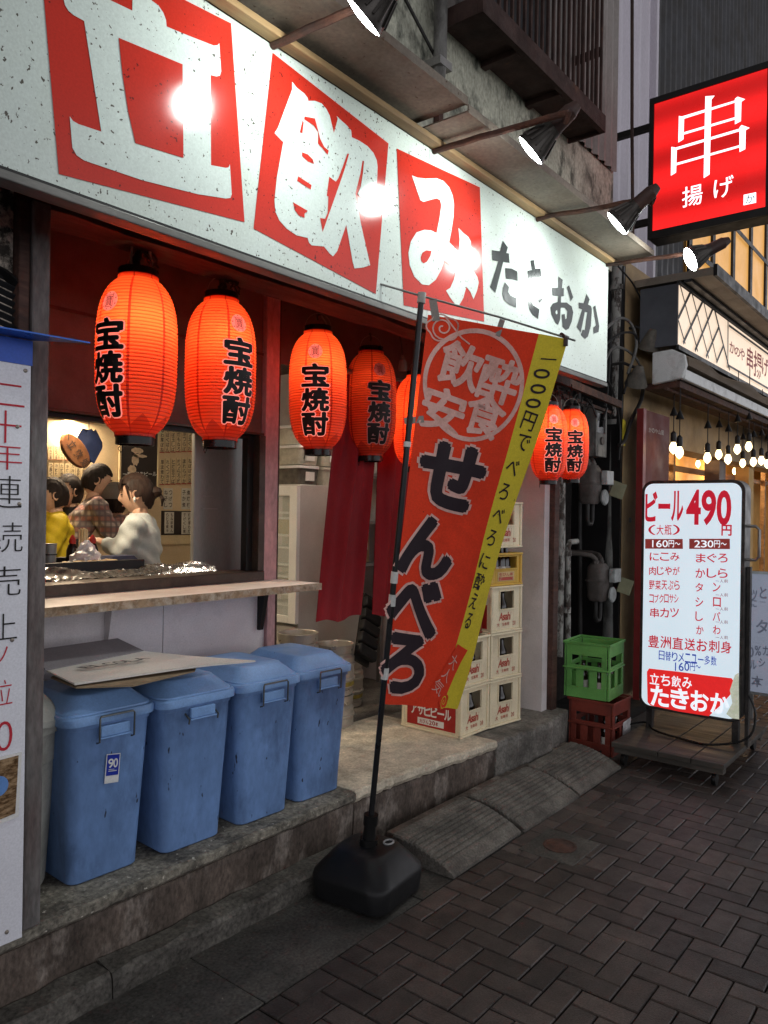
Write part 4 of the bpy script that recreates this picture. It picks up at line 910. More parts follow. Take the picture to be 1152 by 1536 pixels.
def grid_crate(lab, loc, rz, w, d, h, m, grp):
    t = thing('beer_crate', lab, 'crate', loc, rz, grp); X, Y = w/2, d/2; th = .012
    def side(L, n, name, M_):
        mb = MB()
        mb.box((-L,0,h-.085),(L,th,h-.016),M_); mb.box((-L,0,.0),(L,th,.07),M_)
        mb.box((-L,0,h*.5),(L,th,h*.5+.03),M_)
        for k in range(n+1):
            x = -L+2*L*k/n; ww = .034 if k in (0,n) else .024; mb.box((x-ww if k else -L,.001,.0705),(x+ww if k < n else L,th-.001,h*.5-.0005),M_)
            if k in (0,n): mb.box((x-ww if k else -L,.001,h*.5+.0305),(x+ww if k < n else L,th-.001,h-.0855),M_)
        mb.build(name, m, t, world=False, bevel=.002)
    for a, L, off, n in ((0,X-.004,Y,2),(180,X-.004,Y,2),(90,Y-.0165,X,3),(270,Y-.0165,X,3)):
        M_ = Matrix.Rotation(R(a),4,'Z') @ Matrix.Translation((0,-off,0)); side(L, n, 'side_panel', M_)
    mb = MB(); e = .007
    for z0, z1 in ((h-.0155,h),(h*.5+.006,h*.5+.014)):
        mb.box((-X-e,-Y-e,z0),(X+e,-Y-.0005,z1)); mb.box((-X-e,Y+.0005,z0),(X+e,Y+e,z1)); mb.box((-X-e,-Y,z0),(-X-.0005,Y,z1)); mb.box((X+.0005,-Y,z0),(X+e,Y,z1))
    mb.build('rim', m, t, world=False, bevel=.002)
    mb = MB(); mb.box((-X+.014,-Y+.014,.004),(X-.014,Y-.014,.010)); 
    for k in (-1,0,1): mb.box((k*X*.5-.002,-Y+.014,.0105),(k*X*.5+.002,Y-.014,h*.42))
    mb.build('base_grid', m, t, world=False)
    return t
GC = (4.765, 1.995); gr = R(0)
bc_ = grid_crate('brown red plastic bottle crate on the ground under the green crate', (GC[0],GC[1],.0), R(0), .295, .295, .335, BROWNC, 'bottle crates by the pipes')
mb = MB(); mb.poly3([(-.2279,-.13,.20),(-.2279,.0,.19),(-.2279,.005,.10),(-.2279,-.125,.11)][::-1], (-1,0,0), .001); mb.v = [Matrix.Rotation(R(90),4,'Z') @ Vector(v) for v in mb.v]
mb.v = [Vector((v.x*1.0, v.y*(.1555/.2279), v.z)) for v in mb.v]
mb.build('paper_label', mat('torn_paper_label', (.5,.5,.5), .6, var=.4, scale=30), bc_, world=False)
grid_crate('green plastic bottle crate stacked on the brown one beside the gas pipes', (GC[0]+.005,GC[1]+.045,.337), R(4), .295, .295, .355, GREENC, 'bottle crates by the pipes')
bottles(GC, gr, [(-.09,-.03),(-.08,.08),(-.0,-.04),(.08,-.03)], 'dark bottle standing in the green crate', .350)
bottles(GC, gr, [(-.08,-.07),(.07,-.08)], 'dark bottle standing in the brown crate', .012)
# ---------------------------------------------------------------- doorway: fridge, kegs, curtain, shelf
STEELK = mat('keg_steel', (.52,.49,.44), .34, metal=.6, var=.2, scale=6, dirt=(.22,.18,.14), dscale=6, dthr=.66, damt=.5)
def make_keg(lab):
    t = thing('beer_keg', lab, 'beer keg', (0,0,0), 0, 'steel beer kegs in the doorway')
    r_ = .115; prof = [(.100,0),(.108,.003),(.108,.03),(.1,.034),(r_,.05),(r_,.085),(r_+.006,.09),(r_+.006,.10),(r_,.105),(r_,.165),(r_+.006,.17),(r_+.006,.18),(r_,.185),(r_,.215),(.098,.235)]
    MB().lathe(prof, 36, capt=False).build('body', STEELK, t, world=False)
    MB().lathe([(.098,.235),(.108,.24),(.112,.285),(.115,.288),(.110,.29),(.106,.285),(.103,.243)], 36, None, False, False).build('top_collar', STEELK, t, world=False)
    mb = MB().lathe([(.100,.236),(.06,.246),(.028,.247),(.026,.258),(.022,.27),(.012,.27),(.010,.262),(.002,.262)], 28, capb=False); mb.build('top_plate', STEELK, t, world=False)
    MB().lathe([(r_+.0008,.055),(r_+.0008,.08)], 36, None, False, False).build('label_band', mat('keg_band', (.35,.27,.05), .5, var=.3, dirt=(.03,.03,.03), dscale=20), t, world=False)
    return t
K0 = make_keg('steel beer keg standing low beside the end bin')
k3 = at(535,1062,'z',.278); K0.location = (k3.x+.02, k3.y+.12, .278)
for px, py, y, zl, lab in ((447,952,3.02,2,'steel beer keg on top of a stack, in front of the glass door fridge'), (502,968,2.98,2,'steel beer keg on top of a stack, beside the long curtain hem')):
    p = at(px, py, 'y', y)
    for lev in range(2):
        o = copy_tree(K0); o.location = (p.x, y, .278+.291*lev*.93); o['label'] = lab if lev else lab.replace('on top of a stack','at the bottom of a stack')
        if lev: o.location.z = p.z-.275
        else: o.location.z = p.z-.275-.2905
FRW = mat('fridge_white', (.80,.80,.76), .4, var=.08); FRG = mat('fridge_grey_side', (.52,.50,.46), .45, var=.1); FRI = mat('fridge_inside', (.45,.47,.42), .5, var=.2)
fx, fy = 3.30, 3.30
t = thing('glass_door_fridge', 'white framed glass door fridge with shelves and a plain grey side in the doorway', 'fridge', (fx,fy,.277))
mb = MB(); mb.box((fx+.02,fy,.277),(fx+.62,fy+.02,1.66)); mb.box((fx+.02,fy+.021,.277),(fx+.62,fy+.75,.80)); mb.box((fx+.02,fy+.021,1.60),(fx+.62,fy+.75,1.66)); mb.box((fx+.60,fy+.021,.801),(fx+.62,fy+.75,1.599)); mb.build('cabinet', FRG, t, bevel=.004)
mb = MB(); mb.box((fx-.012,fy-.004,.815),(fx+.018,fy+.06,1.65)); mb.box((fx-.012,fy+.69,.815),(fx+.018,fy+.75,1.65)); mb.box((fx-.011,fy+.061,.815),(fx+.018,fy+.689,.86)); mb.box((fx-.011,fy+.061,1.59),(fx+.018,fy+.689,1.65)); mb.build('door_frame', FRW, t, bevel=.003)
GL = bpy.data.materials.new('fridge_glass'); GL.use_nodes = True; b_ = GL.node_tree.nodes['Principled BSDF']; b_.inputs['Base Color'].default_value = (.8,.85,.8,1); b_.inputs['Roughness'].default_value = .05; b_.inputs['Alpha'].default_value = .25
mb = MB(); mb.box((fx-.004,fy+.061,.861),(fx+.002,fy+.689,1.589)); mb.build('glass', GL, t)
for z in (.98,1.16,1.34,1.48):
    mb = MB(); mb.box((fx+.03,fy+.03,z),(fx+.58,fy+.72,z+.012)); mb.build('shelf', FRW, t)
mb = MB(); mb.box((fx+.585,fy+.03,.81),(fx+.598,fy+.74,1.595)); mb.build('back_panel', FRI, t)
for k, (z, cc) in enumerate(((.82,(.5,.52,.5)),(.994,(.30,.22,.10)),(1.174,(.42,.40,.36)),(1.354,(.45,.36,.10)))):
    t2 = thing('food_tub', 'plastic tub on the '+['lowest','second','third','fourth'][k]+' shelf inside the glass door fridge', 'tub', (fx+.12,fy+.22,z+.001), 0, 'tubs inside the fridge')
    mb = MB().loft([rrect(.15,.26,.03,0,4), rrect(.17,.28,.03,.09,4)], True, True); mb.build('tub_body', mat('tub_paint_%d' % k if False else 'tub_plastic', cc, .4), t2, world=False)
    MB().loft([rrect(.18,.29,.03,.0905,4), rrect(.18,.29,.03,.102,4)], True, True).build('tub_lid', FRW, t2, world=False)
# storage boxes stacked on the fridge
TUBM = mat('clear_storage_plastic', (.58,.56,.46), .35, var=.25, dirt=(.25,.25,.2), dscale=8); TUBD = mat('box_contents_dark', (.10,.09,.075), .6, var=.5, scale=20)
bxs = []
for r_ in range(3):
    for c in range(3):
        y = fy+.05; x0 = fx+.05+c*.22+random.uniform(-.01,.01); z = 1.662+r_*.125; wv = random.uniform(.17,.2)
        t2 = thing('storage_box', '%s clear storage box in the %s row on top of the fridge' % (['left','middle','right'][c], ['bottom','second','top'][r_]), 'storage box', (x0+wv/2,y+.12,z), random.uniform(-.05,.05), 'storage boxes on top of the fridge')
        mb = MB().loft([rrect(wv-.015,.22,.02,.0,4), rrect(wv,.24,.02,.1,4)], True, True); mb.build('box_body', TUBM if (r_+c) % 3 else TUBD, t2, world=False)
        MB().loft([rrect(wv+.008,.25,.02,.1005,4), rrect(wv+.008,.25,.02,.118,4)], True, True).build('box_lid', FRW if c != 1 else TUBM, t2, world=False)
        mb = MB(); mb.box((-.03,-.122,.025),(.045,-.1125,.08)); mb.build('box_label', PRWH, t2, world=False)
# back shelf beyond the curtain gap
t = thing('storage_rack', 'grey shelf rack with cartons and tubs seen through the gap between the red curtains', 'shelf rack', (3.95,3.5,.277))
mb = MB()
for x in (3.62,4.3): mb.box((x,3.45,.277),(x+.03,3.48,2.1)); mb.box((x,3.85,.277),(x+.03,3.88,2.1))
mb.build('upright', ALU, t)
for z in (.85,1.12,1.42,1.75):
    MB().box((3.60,3.44,z),(4.34,3.89,z+.02)).build('rack_shelf', ALU, t)
pr = [('green carton on the rack between the red curtains',(.22,.36,.05),3.72,1.442,.20,.17),('white carton with a red print on the rack between the red curtains',(.55,.53,.5),3.74,1.142,.22,.24),('clear lidded tub low on the rack between the red curtains',(.34,.33,.30),3.70,.872,.24,.16),('brown carton at the end of the rack shelf behind the curtains',(.25,.17,.09),4.0,1.142,.2,.2),('dark tub on the upper rack shelf behind the curtains',(.08,.08,.09),3.73,1.772,.25,.18)]
for lab, cc, x, z, w_, h_ in pr:
    t2 = thing('carton', lab, 'carton', (x+w_/2,3.60,z)); m_ = mat('carton_paper', cc, .6, var=.15, scale=10)
    MB().box((-w_/2,-.12,0),(w_/2,.12,h_)).build('carton_body', m_, t2, world=False, bevel=.006)
    mb = MB(); mb.box((-w_/2+.02,-.1225,h_*.45),(w_/2-.02,-.1205,h_*.8)); 
    if 'white' in lab: mb = MB().lathe([(.055,0),(.055,.002)], 20, Matrix.Translation((0,-.1205,h_*.35)) @ Matrix.Rotation(R(90),4,'X'))
    mb.build('carton_print', PLRED if 'white' in lab else PRWH, t2, world=False)
CURT = mat('red_curtain_cloth', (.26,.012,.018), .8, var=.25, scale=4, stretch=(1,1,.3), bump=.1)
def curtain(lab, px, zt, y, ph):
    tl, tr, br, bl = [at(p[0],p[1],'y',y) for p in px]
    t = thing('door_curtain', lab, 'curtain', (tl.x,y,zt), 0, 'red curtain panels in the doorway')
    mb = MB(); nu, nv = 40, 26
    for s in (0,1):
        vs = []
        for j in range(nv+1):
            v = j/nv; l = tl.lerp(bl, v); r_ = tr.lerp(br, v)
            for i in range(nu+1):
                u = i/nu; p = l.lerp(r_, u); vs.append(p+Vector((0, (.022*math.sin(u*9+ph+v*1.2)+.010*math.sin(u*21+ph*2+v*2))*(1-.35*v)+.004*s, .012*math.sin(u*8+ph)*v)))
        mb.add(vs, [(j*(nu+1)+i, j*(nu+1)+i+1, (j+1)*(nu+1)+i+1, (j+1)*(nu+1)+i) for j in range(nv) for i in range(nu)], True)
    mb.build('cloth', CURT, t)
    mb = MB(); mb.tube([(tl.x-.05,y,tl.z+.01),(tr.x+.05,y,tr.z+.01)], .012, 8); mb.build('rod', WIRE, t)
curtain('long red curtain panel hanging below the unlit lantern', ((516,560),(572,566),(537,925),(478,935)), 2.3, 2.62, .4)
curtain('red curtain panel beside the banner pole', ((572,570),(640,580),(618,915),(558,924)), 2.3, 2.70, 2.1)
t = thing('folded_seat', 'black padded folded seat leaning among the kegs beside the banner pole', 'folded seat', at(555,985,'y',2.86))  # a folded padded seat, just pad and backing
p0 = at(548,992,'y',2.86); p1 = at(560,900,'y',2.98); d = (p1-p0)
mb = MB()
for k in range(5):
    a = p0+d*(.05+.19*k); b = p0+d*(.05+.19*k+.165); mb.bar(a, b, .15, .045, up=(1,0,0) if False else (0,-1,.3))
mb.build('pad', mat('black_padding', (.014,.014,.015), .6, var=.3), t, bevel=.012, seg=3)
mb = MB(); n_ = Vector((0,.03,0)); mb.bar(p0+n_-d*.05, p1+n_+d*.05, .12, .02, up=(0,-1,.3)); mb.build('backing', BLACKM, t, bevel=.004)
# ---------------------------------------------------------------- inside the serving window
t = thing('steel_cabinet', 'tall brushed stainless steel panel filling the right part of the serving window', 'steel cabinet', (2.3,2.98,.28))
a = at(291,760,'y',2.95); mb = MB(); mb.box((a.x,2.95,.279),(2.60,2.975,2.15)); mb.build('cabinet_body', STAIN, t, bevel=.004)
mb = MB(); mb.box((2.31,2.944,1.5),(2.40,2.949,1.505)); mb.box((2.31,2.944,1.56),(2.37,2.949,1.565)); mb.build('seam', ALU, t)
t = thing('grill_counter', 'dark counter with a foil lined tray just inside the serving window', 'counter', (1.7,2.98,.28))
mb = MB(); mb.box((1.135,2.856,.279),(2.57,2.945,1.20)); mb.box((1.135,2.9455,.279),(2.0,3.30,1.23)); mb.build('counter_body', FRAMEB, t)
mb = MB(); mb.box((1.14,2.945,1.232),(2.0,2.965,1.275)); mb.box((1.14,3.27,1.232),(2.0,3.29,1.275)); mb.box((1.14,2.966,1.232),(2.0,3.269,1.245)); mb.build('tray', BLACKM, t, bevel=.003)
FOIL = mat('crumpled_foil', (.78,.78,.78), .22, metal=.95, var=.15, dirt=(.5,.10,.09), dscale=6, dthr=.64, damt=.5)
mb = MB(); nu, nv = 130, 18; fr_ = [random.uniform(0,6) for _ in range(12)]
def foil(i, j):
    u, v = i/nu, j/nv; x = 1.13+1.20*u; y = 2.845+.12*v
    fold = .012*math.sin(v*9+2.2*math.sin(u*7+fr_[0])+fr_[1])+.008*math.sin(u*31+v*6+fr_[2])+.006*math.sin(u*13-v*11+fr_[3])
    return Vector((x, y, 1.214+.036*math.sin(v*2.4)*(.75+.25*math.sin(u*11+fr_[4]))+fold*v+random.uniform(-.003,.003)))
mb.add([foil(i,j) for j in range(nv+1) for i in range(nu+1)], [(j*(nu+1)+i, j*(nu+1)+i+1, (j+1)*(nu+1)+i+1, (j+1)*(nu+1)+i) for j in range(nv) for i in range(nu)], True)
tag(mb.build('aluminium_foil', FOIL), 'crumpled aluminium foil strip along the window sill', 'foil')
yc = 3.08
def on_counter(px, y=yc): p = at(px, 800, 'y', y); return Vector((p.x, y, 1.2465))
FOODM = mat('fried_food', (.42,.30,.16), .7, var=.5, scale=40, bump=.8)
mb = MB(); a = on_counter(95,3.05); b = on_counter(172,3.05)
for k in range(26):
    p = a.lerp(b, random.random()); p.y += random.uniform(-.05,.05); mb.lathe([(.002,0),(.016,.004),(.019,.012),(.012,.024),(.002,.027)], 9, Matrix.Translation(p) @ Matrix.Rotation(random.uniform(-.6,.6),4,'X'))
tag(mb.build('skewer_food', FOODM), 'row of fried food on the tray edge beside the plastic bag', 'food', kind='stuff')
p = on_counter(130, 3.12); t = thing('plastic_bag', 'crumpled white plastic bag on the counter inside the window', 'plastic bag', p)
mb = MB(); nb = 18; rr = []
for j in range(9):
    v = j/8; rr.append([Vector((math.cos(2*math.pi*k/nb)*.075*(1-v**1.6*.85)*(1+random.uniform(-.22,.22)), math.sin(2*math.pi*k/nb)*.06*(1-v**1.6*.85)*(1+random.uniform(-.22,.22)), .105*v+random.uniform(-.008,.008)*(v > 0))) for k in range(nb)])
mb.loft(rr, True, False); mb.build('film', mat('white_film', (.66,.66,.68), .35, var=.1, dirt=(.6,.45,.45), dscale=14, dthr=.65), t, world=False)
p = on_counter(123, 3.2); t = thing('chopstick_cup', 'cup full of pale wooden chopsticks on the counter', 'chopstick cup', p)
MB().lathe([(.026,0),(.030,.07),(.028,.07),(.025,.004)], 18, capt=False).build('cup', PRWH, t, world=False)
mb = MB()
for k in range(16):
    a_ = random.uniform(0,6.28); q = .02*math.sqrt(random.random()); mb.bar((q*math.cos(a_),q*math.sin(a_),.01),(q*1.3*math.cos(a_),q*1.3*math.sin(a_),.155+random.uniform(-.008,.008)), .005)
mb.build('chopsticks', mat('pale_wood', (.62,.50,.30), .6, var=.1), t, world=False)
for px, lab in ((109,'dark sauce bottle with a red cap left of the chopstick cup'),(139,'dark sauce bottle with a red cap right of the chopstick cup')):
    p = on_counter(px, 3.22); t = thing('sauce_bottle', lab, 'sauce bottle', p, 0, 'sauce bottles on the counter')
    MB().lathe([(.024,0),(.026,.005),(.026,.06),(.018,.085),(.012,.09)], 16).build('glass', mat('soy_glass', (.02,.012,.01), .12), t, world=False)
    MB().lathe([(.014,.0905),(.016,.10),(.012,.115),(.004,.128),(.003,.13)], 14).build('cap', PLRED, t, world=False)
p = on_counter(74, 3.05); t = thing('steel_cup', 'small stainless steel cup at the left end of the counter', 'cup', p)
MB().lathe([(.026,0),(.030,.1),(.032,.102),(.029,.1),(.025,.004)], 20, capt=False).build('cup_body', STAIN, t, world=False); MB().lathe([(.0315,.055),(.0315,.06)], 20, None, False, False).build('band', BLACKM, t, world=False)
p = on_counter(178, 3.17); t = thing('folded_cloth', 'folded navy cloth on the counter in front of the woman', 'cloth', p)
MB().loft([rrect(.15,.10,.02,0,4), rrect(.155,.105,.02,.018,4), rrect(.13,.085,.02,.034,4)], True, True).build('cloth_body', mat('navy_cloth', (.015,.018,.05), .8, var=.2, bump=.3), t, world=False)
# menu strips, poster, notices on the back wall
YBK = 4.895
KRAFT = mat('kraft_strip', (.66,.52,.30), .7, var=.15, scale=10); NOTE = mat('notice_paper', (.62,.58,.48), .7, var=.15)
HAND = mat('handwriting_ink', (.06,.035,.025), .6); WOODB = mat('dark_board', (.035,.025,.02), .5, var=.3)
kana = 'もつ煮込ねぎまかわしろたんればるくらげ冷奴枝豆厚焼玉子つくねぽてと'
random.seed(3)
def strip(px, y0, y1, w, lab, cols=1, n=7, red=True, yp=YBK-.004):
    c0 = at(px-w/2, y0, 'y', yp); c1 = at(px+w/2, y1, 'y', yp); t = thing('menu_strip', lab, 'menu strip', ((c0.x+c1.x)/2, yp, c1.z), 0, 'handwritten menu strips on the back wall')
    W_ = c1.x-c0.x; H_ = c0.z-c1.z
    MB().box((-W_/2,-.001,0),(W_/2,.003,H_)).build('paper', KRAFT if cols == 1 else NOTE, t, world=False)
    s = min(H_/(n+.8), W_/cols*.9); its = []
    for c in range(cols):
        for k in range(n): its.append((random.choice(kana), -W_/2+W_*(c+.5)/cols, H_-(k+.7)*H_/(n+.4), s*.8, s*.9, 0, 'bbox'))
    V, F = text2d(its, .015); mapped(MB(), V, F, lambda x, y: (x, -.0022, y)).build('writing', HAND, t, world=False)
    if red: MB().box((-W_/2,-.0022,.002),(W_/2,-.0012,H_*.045)).build('red_line', PLRED, t, world=False)
for row, (y0, y1) in enumerate(((640,680),(688,728))):
    for k in range(6):
        strip(243+k*8.3, y0-(k*.4), y1-(k*.3), 6.6, '%s kraft menu strip from the left in the %s row right of the woman' % (['first','second','third','fourth','fifth','sixth'][k], ['upper','lower'][row]), 1, 5)
strip(252,732,764,13,'notice with a small picture under the menu strips, left of two',2,3,False); strip(279,732,764,13,'notice with a small picture under the menu strips, right of two',2,3,False)
strip(254,768,800,13,'long pale receipt slip pinned low on the back wall, left one',2,5,False,YBK-.012); strip(280,768,801,14,'long pale receipt slip pinned low on the back wall, right one',2,5,False,YBK-.012)
for k in range(7): strip(76+k*8.2, 668+k*.4, 690+k*.3, 6.5, 'kraft menu strip %s in the upper row left of the hanging board' % ['one','two','three','four','five','six','seven'][k], 1, 4)
for k in range(7): strip(76+k*8.2, 694+k*.3, 722+k*.2, 6.5, 'kraft menu strip %s in the lower row left of the hanging board' % ['one','two','three','four','five','six','seven'][k], 1, 4)
a = at(242,766,'y',YBK); b = at(291,802,'y',YBK); t = thing('notice_board', 'dark board low on the back wall behind the receipt slips', 'notice board', (a.x,YBK,b.z)); MB().box((a.x,YBK-.006,b.z),(b.x,YBK,a.z)).build('board_face', WOODB, t); MB().box((a.x-.01,YBK-.012,b.z-.07),(b.x+.01,YBK+.003,b.z-.002)).build('board_ledge', KRAFT, t)
a = at(181,645,'y',YBK); b = at(234,748,'y',YBK); t = thing('framed_poster', 'black poster with pale food pictures and white lettering in a wooden frame behind the woman', 'poster', (a.x,YBK,b.z))
MB().box((a.x,YBK-.008,b.z),(b.x,YBK,a.z)).build('poster_sheet', WOODB, t)
mb = MB(); w_ = .014
for lo, hi in (((a.x-w_,0,b.z-w_),(a.x-.0005,0,a.z+w_)),((b.x+.0005,0,b.z-w_),(b.x+w_,0,a.z+w_)),((a.x,0,a.z+.0005),(b.x,0,a.z+w_)),((a.x,0,b.z-w_),(b.x,0,b.z-.0005))): mb.box((lo[0],YBK-.014,lo[2]),(hi[0],YBK-.001,hi[2]))
mb.build('poster_frame', KRAFT, t)
mb = MB(); PF = mat('poster_food_print', (.60,.45,.30), .5, var=.4, scale=30)
for px, py, r1, r2 in ((206,676,.05,.022),(203,690,.03,.04),(210,684,.06,.012),(198,704,.035,.03),(212,663,.045,.016)):
    c = at(px,py,'y',YBK-.0095); n = 16; mb.add([(c.x+r1*math.cos(6.283*k/n), YBK-.0095, c.z+r2*math.sin(6.283*k/n)*(1+.2*math.sin(3*k))) for k in range(n)], [tuple(range(n))])
mb.build('poster_picture', PF, t)
px_text([(c,186+6.4*k,711,5.4,6,0,'bbox') for k, c in enumerate('一番搾り生ビール')], 'y', YBK, 0, -.0095, 1, .02).build('poster_lettering', PRWH, t)
# hanging board, blue cloth, ceiling lamp
yb_ = 3.55; a = at(97,652,'y',yb_); b = at(132,700,'y',yb_); d = (b-a)
t = thing('hanging_board', 'long rounded brown wooden board with writing hanging tilted from the ceiling', 'wooden board', a)
L_ = d.length; dn = d.normalized(); pn = Vector((-dn.z,0,dn.x)); pts = [(L_*.5+(L_*.5)*math.cos(k*.2618)*(1), .055*math.sin(k*.2618)) for k in range(24)]
mb = MB().prism(pts, a, dn, pn, (0,1,0), .03); mb.build('board', mat('brown_board', (.16,.065,.03), .4, var=.4, dirt=(.3,.14,.06), dscale=8), t, bevel=.006)
V, F = text2d([(c, .06+.055*k, 0, .036,.045,0,'bbox') for k, c in enumerate('立飲処')], .02); mapped(MB(), V, F, lambda x, y: a+dn*x+pn*y+Vector((0,-.0015,0))).build('board_lettering', HAND, t)
mb = MB(); mb.tube([a+dn*.03, a+Vector((.03,0,.28))], .002, 5); mb.build('string', CORD, t)
p = at(133,668,'y',3.9); t = thing('blue_garment', 'dark blue cloth bundle hung up near the ceiling behind the hanging board', 'cloth', p)
mb = MB(); rr = []
for j in range(9):
    v = j/8; rr.append([p+Vector((.085*math.cos(2*math.pi*k/16)*(1-abs(v-.45)*1.1)*(1+.2*math.sin(k*2.3)), .04*math.sin(2*math.pi*k/16)*(1-abs(v-.4)), .08-.17*v+.012*math.sin(k*1.7))) for k in range(16)])
mb.loft(rr, True, True); mb.build('cloth', mat('dark_blue_cloth', (.018,.03,.09), .8, var=.3), t); mb = MB(); mb.tube([p+Vector((0,0,.07)), p+Vector((0,0,.32))], .003, 5); mb.build('hook', WIRE, t)
WARM = (1,.70,.38)
p = at(114,651,'y',3.75); 
def downlight(lab, x, y, e):
    t = thing('ceiling_downlight', lab, 'ceiling light', (x,y,2.098), 0, 'round ceiling lights in the bar room'); MB().lathe([(.075,0),(.078,-.012),(.060,-.014),(.055,-.004)], 28, None, False, False).build('trim_ring', FRW, t, world=False)
    MB().lathe([(.055,-.006),(.03,-.010),(.002,-.011)], 24, None, False, False).build('diffuser', glow('downlight_glass', WARM, 18), t, world=False)
    ld = bpy.data.lights.new('room_light', 'AREA'); ld.shape = 'DISK'; ld.size = .12; ld.energy = e; ld.color = (1,.80,.56); lo = bpy.data.objects.new('room_light', ld); COL.objects.link(lo); lo.parent = t; lo.location = (0,0,-.02)
pd = atd(110,650,5.15); downlight('lit round ceiling downlight seen at the top left of the serving window', pd.x, pd.y, P_ROOM*.6); downlight('added unseen ceiling downlight nearer the street than the one at the top left', 1.9, 3.5, P_ROOM)  # the second downlight is out of view, added to light the room
t = thing('ceiling_tube', 'lit tube lamp on the ceiling behind the fridge boxes', 'ceiling light', (3.3,2.96,2.50)); MB().box((2.8,2.92,2.53),(3.8,3.0,2.58)).build('fitting', FRW, t); MB().tube([(2.84,2.96,2.51),(3.76,2.96,2.51)], .014, 10).build('tube', glow('tube_glass', (1,.90,.75), 48.0), t)
# ---------------------------------------------------------------- people
def skin(name, joints, edges, m, parent, sub=2, extra=None):
    me = bpy.data.meshes.new(name+'_cage'); me.from_pydata([j[0] for j in joints], edges, []); o = bpy.data.objects.new(name+'_cage', me); COL.objects.link(o)
    o.modifiers.new('skin', 'SKIN'); sv = me.skin_vertices[0].data
    for i, j in enumerate(joints): r_ = j[1]; sv[i].radius = (r_, r_) if isinstance(r_, (int,float)) else r_
    sv[0].use_root = True
    s = o.modifiers.new('sub', 'SUBSURF'); s.levels = sub; s.render_levels = sub
    dg = bpy.context.evaluated_depsgraph_get(); dg.update(); out = bpy.data.meshes.new_from_object(o.evaluated_get(dg))
    bpy.data.objects.remove(o); bpy.data.meshes.remove(me)
    if extra:
        bm = bmesh.new(); bm.from_mesh(out); 
        for em in extra: bm.from_mesh(em)
        bm.to_mesh(out); bm.free()
    out.materials.clear(); out.materials.append(m); out.polygons.foreach_set('use_smooth', [True]*len(out.polygons)); out.name = name
    q = bpy.data.objects.new(name, out); COL.objects.link(q); q.parent = parent; return q
def head_pts(nu=40, nv=30, grow=0.0):
    vs = []; 
    for j in range(nv+1):
        ph = math.pi*j/nv; z = math.cos(ph); s = math.sin(ph)
        for i in range(nu):
            a = 2*math.pi*i/nu; cx, cy = math.cos(a), math.sin(a)
            x = .088*s*cx; y = .070*s*cy; zz_ = .112*z
            if z < -.05:
                k = min(1, (-z-.05)/.95); y *= 1-.28*k; x = x*(1-.10*k)+.012*k*(1 if cx > 0 else -.6)*s
            if cx < 0: x *= 1.06
            f = max(0, cx)**6*math.exp(-(y/.016)**2)
            x += f*.020*math.exp(-((zz_+.020)/.020)**2) + f*.010*math.exp(-((zz_-.004)/.020)**2)
            x += max(0,cx)**4*math.exp(-(y/.022)**2)*(.007*math.exp(-((zz_+.052)/.007)**2)+.007*math.exp(-((zz_+.064)/.007)**2)-.004*math.exp(-((zz_+.058)/.003)**2))
            x += max(0,cx)**4*.008*math.exp(-(y/.03)**2)*math.exp(-((zz_+.09)/.015)**2)
            x -= max(0,cx)**3*.009*(math.exp(-((abs(y)-.030)/.014)**2))*math.exp(-((zz_-.008)/.013)**2)
            x += max(0,cx)**3*.004*math.exp(-((zz_-.030)/.010)**2)
            vs.append(Vector((x,y,zz_))*(1+grow))
    fs = [(j*nu+i, j*nu+(i+1)%nu, (j+1)*nu+(i+1)%nu, (j+1)*nu+i) for j in range(nv) for i in range(nu)]
    return vs, fs
SKINM = mat('skin', (.58,.36,.25), .5, var=.08, scale=20); HAIRB = mat('dark_hair', (.018,.012,.010), .75, var=.5, scale=60, stretch=(1,1,.2)); HAIRBR = mat('brown_hair', (.030,.015,.010), .7, var=.5, scale=60, stretch=(1,1,.2)); EYEM = mat('dark_eye', (.012,.008,.007), .2)
LIPM = mat('lip_skin', (.42,.16,.14), .4); TROUS = mat('dark_trousers', (.02,.02,.025), .8)
